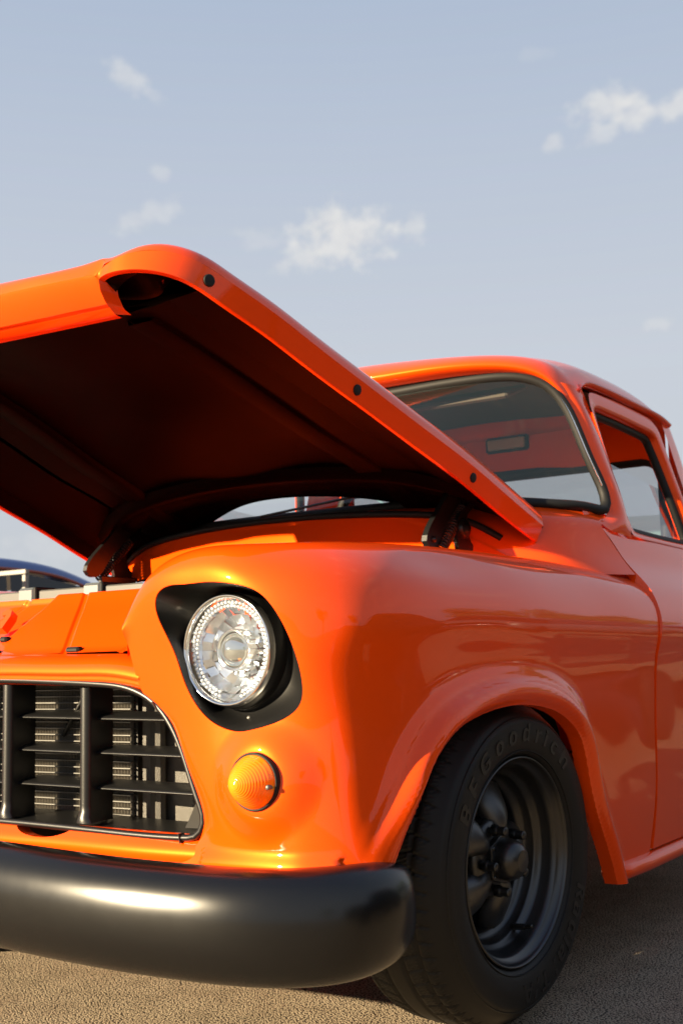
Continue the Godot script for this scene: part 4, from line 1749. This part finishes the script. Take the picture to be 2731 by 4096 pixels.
func make_wheel() -> Node3D:
	# axis along +x, rim lip plane at x = 0
	var root := Node3D.new()
	root.name = "wheel"
	truck_root.add_child(root, true)
	var ax := Basis(Vector3(0, 0, 1), -PI / 2)
	var prof := spl([V(.205, -.006, 0), V(.212, .004, 0), V(.232, .0135, 0), V(.252, .0165, 0), V(.268, .0155, 0), V(.283, .0115, 0), V(.2845, .0095, 0), V(.290, .0065, 0), V(.300, -.004, 0), V(.309, -.016, 0), V(.318, -.028, 0), V(.3235, -.045, 0), V(.3262, -.075, 0), V(.327, -.108, 0)], 46)
	var p2 := PackedVector2Array()
	for p in prof:
		p2.append(Vector2(p.x, p.y))
	for k in range(44, -1, -1):
		p2.append(Vector2(prof[k].x, -.216 - prof[k].y))
	# tread cut into the carcass
	var seg := 756
	var g := []
	for p in p2:
		var row := PackedVector3Array()
		var a := p.y + .108
		for k in seg + 1:
			var an := TAU * k / seg
			var r := p.x
			if r > 0.3085:
				var cut := 0.0
				var side := absf(a)
				for gv in [0.024, 0.064]:
					cut = maxf(cut, 0.0060 * (1.0 - smoothstep(0.0030, 0.0048, absf(side - gv))))
				var ph := fmod(an / TAU * 63.0 + side * 9.0 * (1.0 if side > 0.064 else -1.0) + (0.0 if a > 0 else 0.5) + 63.0, 1.0)
				var slot := 1.0 - smoothstep(0.055, 0.085, minf(ph, 1.0 - ph))
				if side > 0.066:
					cut = maxf(cut, 0.0038 * slot)
				else:
					cut = maxf(cut, 0.004 * slot * smoothstep(0.025, 0.035, side))
				var sip := fmod(ph * 4.0, 1.0)
				cut = maxf(cut, 0.0022 * (1.0 - smoothstep(0.05, 0.11, minf(sip, 1.0 - sip))) * (1.0 if side > 0.080 or (side > 0.03 and side < 0.055) else 0.0))
				r -= cut * smoothstep(0.3085, 0.3135, p.x)
			row.append(ax * V(cos(an) * r, p.y, sin(an) * r))
		g.append(row)
	var t := MB.new()
	t.grid(g, true)
	var tyre := obj("tyre", t, M.tyre, root)
	# raised ring and lettering on the sidewall
	var ring := MB.new()
	ring.lathe(PackedVector2Array([Vector2(.2855, .0085), Vector2(.2850, .0118), Vector2(.2835, .0122), Vector2(.2828, .0100)]), Vector3.ZERO, ax, 160)
	ring.lathe(PackedVector2Array([Vector2(.2185, .0065), Vector2(.2180, .0105), Vector2(.2165, .0105), Vector2(.2160, .0050)]), Vector3.ZERO, ax, 160)
	obj("sidewall_ring", ring, M.tyre, tyre)
	letters("BFGoodrich", 20.0, 139.0, tyre)
	letters("Radial T/A", 197.0, 275.0, tyre)
	# rim
	var rm := MB.new()
	rm.lathe(PackedVector2Array([Vector2(.200, -.20), Vector2(.206, -.012), Vector2(.2065, .001), Vector2(.2045, .0045), Vector2(.2015, .004), Vector2(.1995, -.002), Vector2(.197, -.010), Vector2(.190, -.0145), Vector2(.186, -.018), Vector2(.1835, -.028), Vector2(.181, -.044), Vector2(.1765, -.052), Vector2(.170, -.0545), Vector2(.1675, -.060), Vector2(.1655, -.074), Vector2(.159, -.081), Vector2(.152, -.083), Vector2(.149, -.090), Vector2(.147, -.115), Vector2(.143, -.124), Vector2(.140, -.17)]), Vector3.ZERO, ax, 128)
	obj("rim", rm, M.wheel, root)
	var back := MB.new()
	back.lathe(PackedVector2Array([Vector2(.001, -.155), Vector2(.145, -.155)]), Vector3.ZERO, ax, 48)
	back.lathe(PackedVector2Array([Vector2(.001, -.16), Vector2(.19, -.16), Vector2(.2, -.2)]), Vector3.ZERO, ax, 48)
	obj("brake_drum", back, M.dark, root)
	for k in 5:
		var an := deg_to_rad(103.0 - 72.0 * k)
		var sp := MB.new()
		var rad := V(0, sin(an), cos(an))
		# seen from outside with x towards the viewer, the wheel's front is at +z
		var tan_ := V(0, cos(an), -sin(an))
		var gg := []
		for i in 19:
			var f := i / 18.0
			var r := lerpf(0.030, 0.152, f)
			var hw := lerpf(0.020, 0.048, smoothstep(0.05, 0.66, f)) * (1.0 - 0.14 * smoothstep(0.75, 1.0, f))
			var base := lerpf(-.066, -.105, smoothstep(0.0, 1.0, f))
			var hgt := 0.008 + 0.036 * sin(PI * clampf(0.06 + f * 0.74, 0.0, 1.0))
			var row := PackedVector3Array()
			for a in 17:
				var q := PI * a / 16.0
				row.append(rad * r + tan_ * (cos(q) * hw) + V(base + sin(q) * hgt, 0, 0))
			gg.append(row)
		sp.grid(gg)
		obj("spoke", sp, M.spoke, root)
		var nut := MB.new()
		var na := an + deg_to_rad(36.0)
		var o := V(-.050, sin(na) * .0635, cos(na) * .0635)
		nut.lathe(PackedVector2Array([Vector2(.0, .004), Vector2(.012, .004), Vector2(.012, .016), Vector2(.0105, .019)]), o, ax, 6)
		nut.lathe(PackedVector2Array([Vector2(.009, .018), Vector2(.0092, .034), Vector2(.0078, .0375), Vector2(0, .038)]), o, ax, 18)
		obj("lug_nut", nut, M.wheel, root)
	var hub := MB.new()
	hub.lathe(PackedVector2Array([Vector2(.078, -.11), Vector2(.082, -.066), Vector2(.074, -.053), Vector2(.05, -.047), Vector2(.03, -.046)]), Vector3.ZERO, ax, 48)
	obj("hub", hub, M.wheel, root)
	var cap := MB.new()
	var lobes := []
	for i in 4:
		var row := PackedVector3Array()
		for k in 121:
			var an := TAU * k / 120.0
			var r := 0.0475 + 0.007 * pow(0.5 + 0.5 * cos(5.0 * (an - deg_to_rad(103.0 - 36.0 + 36.0))), 3.0)
			var q: Array = [[1.0, -.05], [1.0, -.036], [0.96, -.034], [0.2, -.034]][i]
			row.append(V(q[1], sin(an) * r * q[0], cos(an) * r * q[0]))
		lobes.append(row)
	cap.grid(lobes, true)
	cap.lathe(PackedVector2Array([Vector2(.0415, -.036), Vector2(.0418, -.026), Vector2(.0408, -.016), Vector2(.0380, -.007), Vector2(.0335, .0008), Vector2(.0275, .0062), Vector2(.0215, .0088), Vector2(.0210, .0100), Vector2(.0, .0108)]), Vector3.ZERO, ax, 56)
	for k in 5:
		var an := deg_to_rad(103.0 - 72.0 * k)
		cap.lathe(PackedVector2Array([Vector2(.0, .003), Vector2(.0035, .0028), Vector2(.0042, 0.0), Vector2(.0042, -.004)]), V(-.034, sin(an) * .0485, cos(an) * .0485), ax, 10)
	obj("hub_cap", cap, M.wheel, root)
	var vs := MB.new()
	var va := deg_to_rad(-52.0)
	var vo := V(-.035, sin(va) * .168, -cos(va) * .168 * -1.0)
	vo = V(-.040, -.150, -.075)
	vs.tube(PackedVector3Array([vo + V(-.02, 0, 0), vo + V(.012, .004, .002)]), 0.0065, 10)
	vs.tube(PackedVector3Array([vo + V(.012, .004, .002), vo + V(.028, .008, .004)]), 0.0045, 10)
	obj("valve", vs, M.wheel, root)
	return root


func letters(text: String, a0: float, a1: float, parent: Node) -> void:
	# raised letters set round the sidewall; angles from the wheel's front (+z) upwards
	var font := SystemFont.new()
	font.font_names = PackedStringArray(["Droid Sans"])
	font.font_weight = 700
	var b := MB.new()
	var sizes := []
	var total := 0.0
	for ch in text:
		var s := font.get_string_size(ch, HORIZONTAL_ALIGNMENT_LEFT, -1, 64).x
		sizes.append(s)
		total += s
	var acc := 0.0
	for i in text.length():
		var f: float = (acc + sizes[i] * 0.5) / total
		acc += sizes[i]
		if text[i] == " ":
			continue
		var an := deg_to_rad(lerpf(a0, a1, f))
		var tm := TextMesh.new()
		tm.font = font
		tm.font_size = 64
		tm.pixel_size = 0.00074
		tm.depth = 0.004
		tm.text = text[i]
		tm.curve_step = 2.0
		var arr := tm.get_mesh_arrays()
		var rad := V(0, sin(an), cos(an))
		var dirn := V(0, cos(an), -sin(an)) * signf(a1 - a0) 
		var up := rad
		var side := dirn
		var base := b.v.size()
		for k in (arr[Mesh.ARRAY_VERTEX] as PackedVector3Array).size():
			var p: Vector3 = arr[Mesh.ARRAY_VERTEX][k]
			var q: Vector3 = arr[Mesh.ARRAY_NORMAL][k]
			p.x = p.x * 1.35 + 0.12 * p.y
			var rr := 0.2525 + up.dot(rad) * p.y
			var th := p.x / 0.2525
			var c := rad * cos(th) + dirn * sin(th)
			var bulge := lin([[.212, .004], [.222, .0098], [.232, .0136], [.242, .0155], [.252, .0166], [.260, .0164], [.268, .0156], [.276, .0139], [.283, .0116]], rr) + 0.0006
			b.vert(c * rr + V(bulge + p.z * 0.5, 0, 0), (side * q.x + up * q.y + V(q.z, 0, 0)).normalized())
		var idx = arr[Mesh.ARRAY_INDEX]
		if idx != null and idx.size() > 0:
			for k in idx:
				b.ix.append(base + k)
		else:
			for k in b.v.size() - base:
				b.ix.append(base + k)
	obj("lettering", b, M.letter, parent)


func car(called: String, label: String, at: Vector3, turn: float, body: Material, tall: float, group := "") -> Node3D:
	# length along z, front at +z
	var root := thing(called, label, "car", at, turn, group)
	var b := MB.new()
	var st := [[2.25, .36, .62, .70], [2.18, .30, .74, .80], [1.4, .28, .86, .88], [.75, .28, .92, .90], [0.0, .28, .94, .91], [-1.0, .28, .95, .91], [-1.7, .30, .93, .88], [-2.15, .34, .84, .80], [-2.25, .40, .70, .70]]
	var rows := []
	for q in st:
		var y0: float = q[1]
		var y1: float = q[2]
		var w: float = q[3]
		rows.append([V(-w * .92, y0, q[0]), V(-w, y0 + .16, q[0]), V(-w, lerpf(y0, y1, .7), q[0]), V(-w * .93, y1 - .02, q[0]), V(-w * .6, y1 + .02, q[0]), V(0, y1 + .035, q[0]), V(w * .6, y1 + .02, q[0]), V(w * .93, y1 - .02, q[0]), V(w, lerpf(y0, y1, .7), q[0]), V(w, y0 + .16, q[0]), V(w * .92, y0, q[0])])
	b.grid(sheet(rows, 40, 60))
	obj("body", b, body, root)
	var r := MB.new()
	var rt := [[.55, -.14], [.35, -.045], [0.0, 0.0], [-.5, .0], [-1.0, -.05], [-1.45, -.17]]
	var rr := []
	for q in rt:
		var y: float = tall + q[1]
		rr.append([V(-.70, y - .11, q[0]), V(-.68, y - .05, q[0]), V(-.55, y - .012, q[0]), V(0, y, q[0]), V(.55, y - .012, q[0]), V(.68, y - .05, q[0]), V(.70, y - .11, q[0])])
	r.grid(sheet(rr, 30, 40))
	obj("roof", r, body, root)
	for s in [-1.0, 1.0]:
		var t := MB.new()
		t.tube(spl([V(.705 * s, tall - .25, .56), V(.705 * s, tall - .155, .36), V(.705 * s, tall - .112, 0), V(.705 * s, tall - .112, -.5), V(.705 * s, tall - .16, -1.0), V(.705 * s, tall - .29, -1.46)], 30), .014, 8)
		obj("window_trim", t, M.trim_red, root)
	for s in [-1.0, 1.0]:
		var wn := MB.new()
		wn.quad(V(.80 * s, .93, .95), V(.80 * s, .93, -.32), V(.70 * s, tall - .12, -.35), V(.70 * s, tall - .17, .42))
		obj("side_window", wn, M.car_glass, root)
		var w2 := MB.new()
		w2.quad(V(.80 * s, .93, -.36), V(.80 * s, .93, -1.75), V(.70 * s, tall - .24, -1.36), V(.70 * s, tall - .12, -.39))
		obj("side_window", w2, M.car_glass, root)
		for z in [1.35, -1.35]:
			var wh := MB.new()
			wh.lathe(PackedVector2Array([Vector2(0, -.1), Vector2(.26, -.1), Vector2(.32, -.06), Vector2(.32, .06), Vector2(.26, .1), Vector2(.2, .08), Vector2(.0, .09)]), V(.82 * s, .32, z), Basis(Vector3(0, 0, 1), -PI / 2 * s), 28)
			obj("wheel", wh, M.rubber, root)
		var hl := MB.new()
		hl.ball(V(.58 * s, .66, 2.16), V(.10, .10, .05), 12)
		obj("headlight", hl, M.chrome, root)
	var ws := MB.new()
	ws.quad(V(-.78, .95, 1.0), V(.78, .95, 1.0), V(.66, tall - .15, .54), V(-.66, tall - .15, .54))
	obj("windshield", ws, M.car_glass, root)
	var rw := MB.new()
	rw.quad(V(-.76, .95, -1.95), V(.76, .95, -1.95), V(.64, tall - .19, -1.43), V(-.64, tall - .19, -1.43))
	obj("rear_window", rw, M.car_glass, root)
	var bp := MB.new()
	bp.tube(spl([V(-.80, .42, 2.05), V(-.6, .42, 2.28), V(0, .42, 2.34), V(.6, .42, 2.28), V(.80, .42, 2.05)], 24), .055, 10)
	obj("front_bumper", bp, M.chrome, root)
	return root


func tree(label: String, at: Vector3, h: float, seed_: int) -> void:
	var root := thing("tree", label, "tree", at, 0.0, "trees round the lot")
	rng.seed = seed_
	var tk := MB.new()
	tk.tube(spl([V(0, -.1, 0), V(.05, h * .25, .03), V(-.04, h * .55, -.02)], 8), PackedFloat32Array([h * .032, h * .03, h * .028, h * .026, h * .023, h * .02, h * .016, h * .012]), 8)
	for k in 5:
		var an := rng.randf() * TAU
		tk.tube(PackedVector3Array([V(0, h * .35, 0), V(cos(an) * h * .2, h * rng.randf_range(.5, .7), sin(an) * h * .2)]), h * .01, 6)
	obj("trunk", tk, M.bark, root)
	var cr := MB.new()
	var blobs := []
	for k in 16:
		var an := rng.randf() * TAU
		var rr := h * .24 * sqrt(rng.randf())
		blobs.append([V(cos(an) * rr, h * rng.randf_range(.42, .85), sin(an) * rr), h * rng.randf_range(.10, .18)])
	for k in 2600:
		var q: Array = blobs[rng.randi() % 16]
		var d := Vector3(rng.randfn(), rng.randfn(), rng.randfn()).normalized()
		var p: Vector3 = q[0] + d * q[1] * pow(rng.randf(), 0.35)
		var u := Vector3(rng.randfn(), rng.randfn(), rng.randfn()).normalized() * h * .018
		var v2 := u.cross(d).normalized() * h * .012
		cr.quad(p - u, p - v2, p + u, p + v2)
	var c := obj("crown", cr, M.leaf, root)
	tag(c, "", "", "", "stuff")


func background() -> void:
	M.trim_red = mat(Color(0.22, 0.05, 0.03), 0.35)
	M.car_glass = mat(Color(0.006, 0.007, 0.008), 0.03)
	M.black_paint = paint(Color(0.012, 0.012, 0.014))
	M.bark = mat(Color(0.09, 0.07, 0.05), 0.9)
	M.leaf = mat(Color(0.045, 0.075, 0.02), 0.7)
	M.leaf.backlight_enabled = true
	M.leaf.backlight = Color(0.25, 0.4, 0.1)
	car("vintage_car", "blue vintage car parked on the far side of the orange truck", V(-6.25, 0, -4.0), 0.0, M.blue, 1.68)
	# red toolbox with a bare metal frame on it, in the gap between the two vehicles
	var box := thing("metal_frame_stand", "grey square tube frame standing between the orange truck and the blue car", "stand", V(-4.66, 0, -3.3))
	for q in [[-.16, 0.0], [.16, 0.0], [-.16, -.3], [.16, -.3]]:
		var l := MB.new()
		l.box(V(q[0], .71, q[1]), V(.035, 1.42, .035), Basis(), .004)
		obj("leg", l, M.alloy, box)
	for z in [0.0, -.3]:
		var tp := MB.new()
		tp.box(V(0, 1.44, z), V(.36, .035, .036), Basis(), .004)
		obj("rail", tp, M.alloy, box)
	var dg := MB.new()
	dg.tube(PackedVector3Array([V(-.16, 1.1, 0), V(.16, 1.42, 0)]), .014, 8)
	obj("diagonal_brace", dg, M.alloy, box)
	car("added_car", "unseen black car added beside the orange truck, nearest to the camera", V(4.05, 0, -.9), 0.0, M.black_paint, 1.62, "row of unseen added cars")  # unseen row of cars, added to darken the truck side and its reflections
	car("added_car", "unseen grey car added beside the orange truck, second in the row", V(4.2, 0, -6.4), 0.0, M.grey_paint, 1.60, "row of unseen added cars")
	car("added_car", "unseen blue car added third in the row, behind the grey one", V(4.5, 0, -12.0), 0.0, M.blue, 1.58, "row of unseen added cars")
	# a van and a low tree far behind, seen through the cab
	var van := thing("grey_van", "dark grey van parked far behind the cab of the orange truck", "van", V(-1.9, 0, -9.6), 0.3)
	var vb := MB.new()
	vb.box(V(0, 1.2, 0), V(1.9, 1.45, 4.6), Basis(), .16)
	vb.box(V(0, .62, 2.6), V(1.85, .62, .9), Basis(), .14)
	obj("body", vb, M.grey_paint, van)
	var vs := MB.new()
	vs.box(V(0, 1.48, 2.305), V(1.6, .56, .03), Basis(Vector3(1, 0, 0), -0.12), .01)
	obj("windshield", vs, M.car_glass, van)
	var vbp := MB.new()
	vbp.box(V(0, .42, 3.07), V(1.8, .18, .12), Basis(), .04)
	obj("front_bumper", vbp, M.satin, van)
	for s in [-1.0, 1.0]:
		var vh := MB.new()
		vh.ball(V(.68 * s, .72, 3.04), V(.16, .10, .04), 12)
		obj("headlight", vh, M.chrome, van)
	for s in [-1.0, 1.0]:
		var vw := MB.new()
		vw.box(V(.951 * s, 1.5, .2), V(.02, .45, 3.6), Basis(), .005)
		obj("side_window", vw, M.car_glass, van)
		for z in [-1.5, 2.1]:
			var wl := MB.new()
			wl.lathe(PackedVector2Array([Vector2(0, .1), Vector2(.26, .1), Vector2(.34, .06), Vector2(.34, -.1)]), V(.86 * s, .34, z), Basis(Vector3(0, 0, 1), -PI / 2 * s), 24)
			obj("wheel", wl, M.rubber, van)
	var k := 0  # all trees but the last are unseen, added to darken the side reflections
	for q in [[9.5, -21.0, 6.5, "small unseen green tree added behind the third car of the row, nearest to it"], [16.0, -26.0, 8.0, "unseen green tree of middle height added between the small and the tallest tree behind the row"], [13.0, -31.0, 9.5, "tallest unseen green tree added far behind the row of cars"], [24.0, -12.0, 8.0, "wide unseen green tree added alone beside the second car of the row"], [30.0, 1.0, 9.0, "unseen green tree added out beyond the black car, across the lot"], [27.0, 15.0, 8.5, "unseen green tree added on the sunny front side of the lot, farthest forward"], [1.5, -26.0, 5.0, "low green tree seen through the cab, far behind the truck"]]:
		k += 1
		tree(q[3], V(q[0], 0, q[1]), q[2], 100 + k)
	# woods along the far edge of the lot
	var wd := MB.new()
	rng.seed = 900
	for q in 9000:
		var az := rng.randf_range(-1.5, 1.3)
		var r := rng.randf_range(120.0, 150.0)
		var top := 5.0 + 2.5 * sin(az * 23.0) + 1.8 * sin(az * 57.0 + 1.0)
		var p := V(sin(az) * r, top * sqrt(rng.randf()), -cos(az) * r)
		var u := Vector3(rng.randfn(), rng.randfn(), rng.randfn()).normalized() * 0.75
		var v2 := u.cross(V(0.3, 0.8, 0.5)).normalized() * 0.5
		wd.quad(p - u, p - v2, p + u, p + v2)
	tag(obj("distant_woods", wd, M.leaf), "low band of distant woods along the far edge of the lot", "woods", "", "stuff")
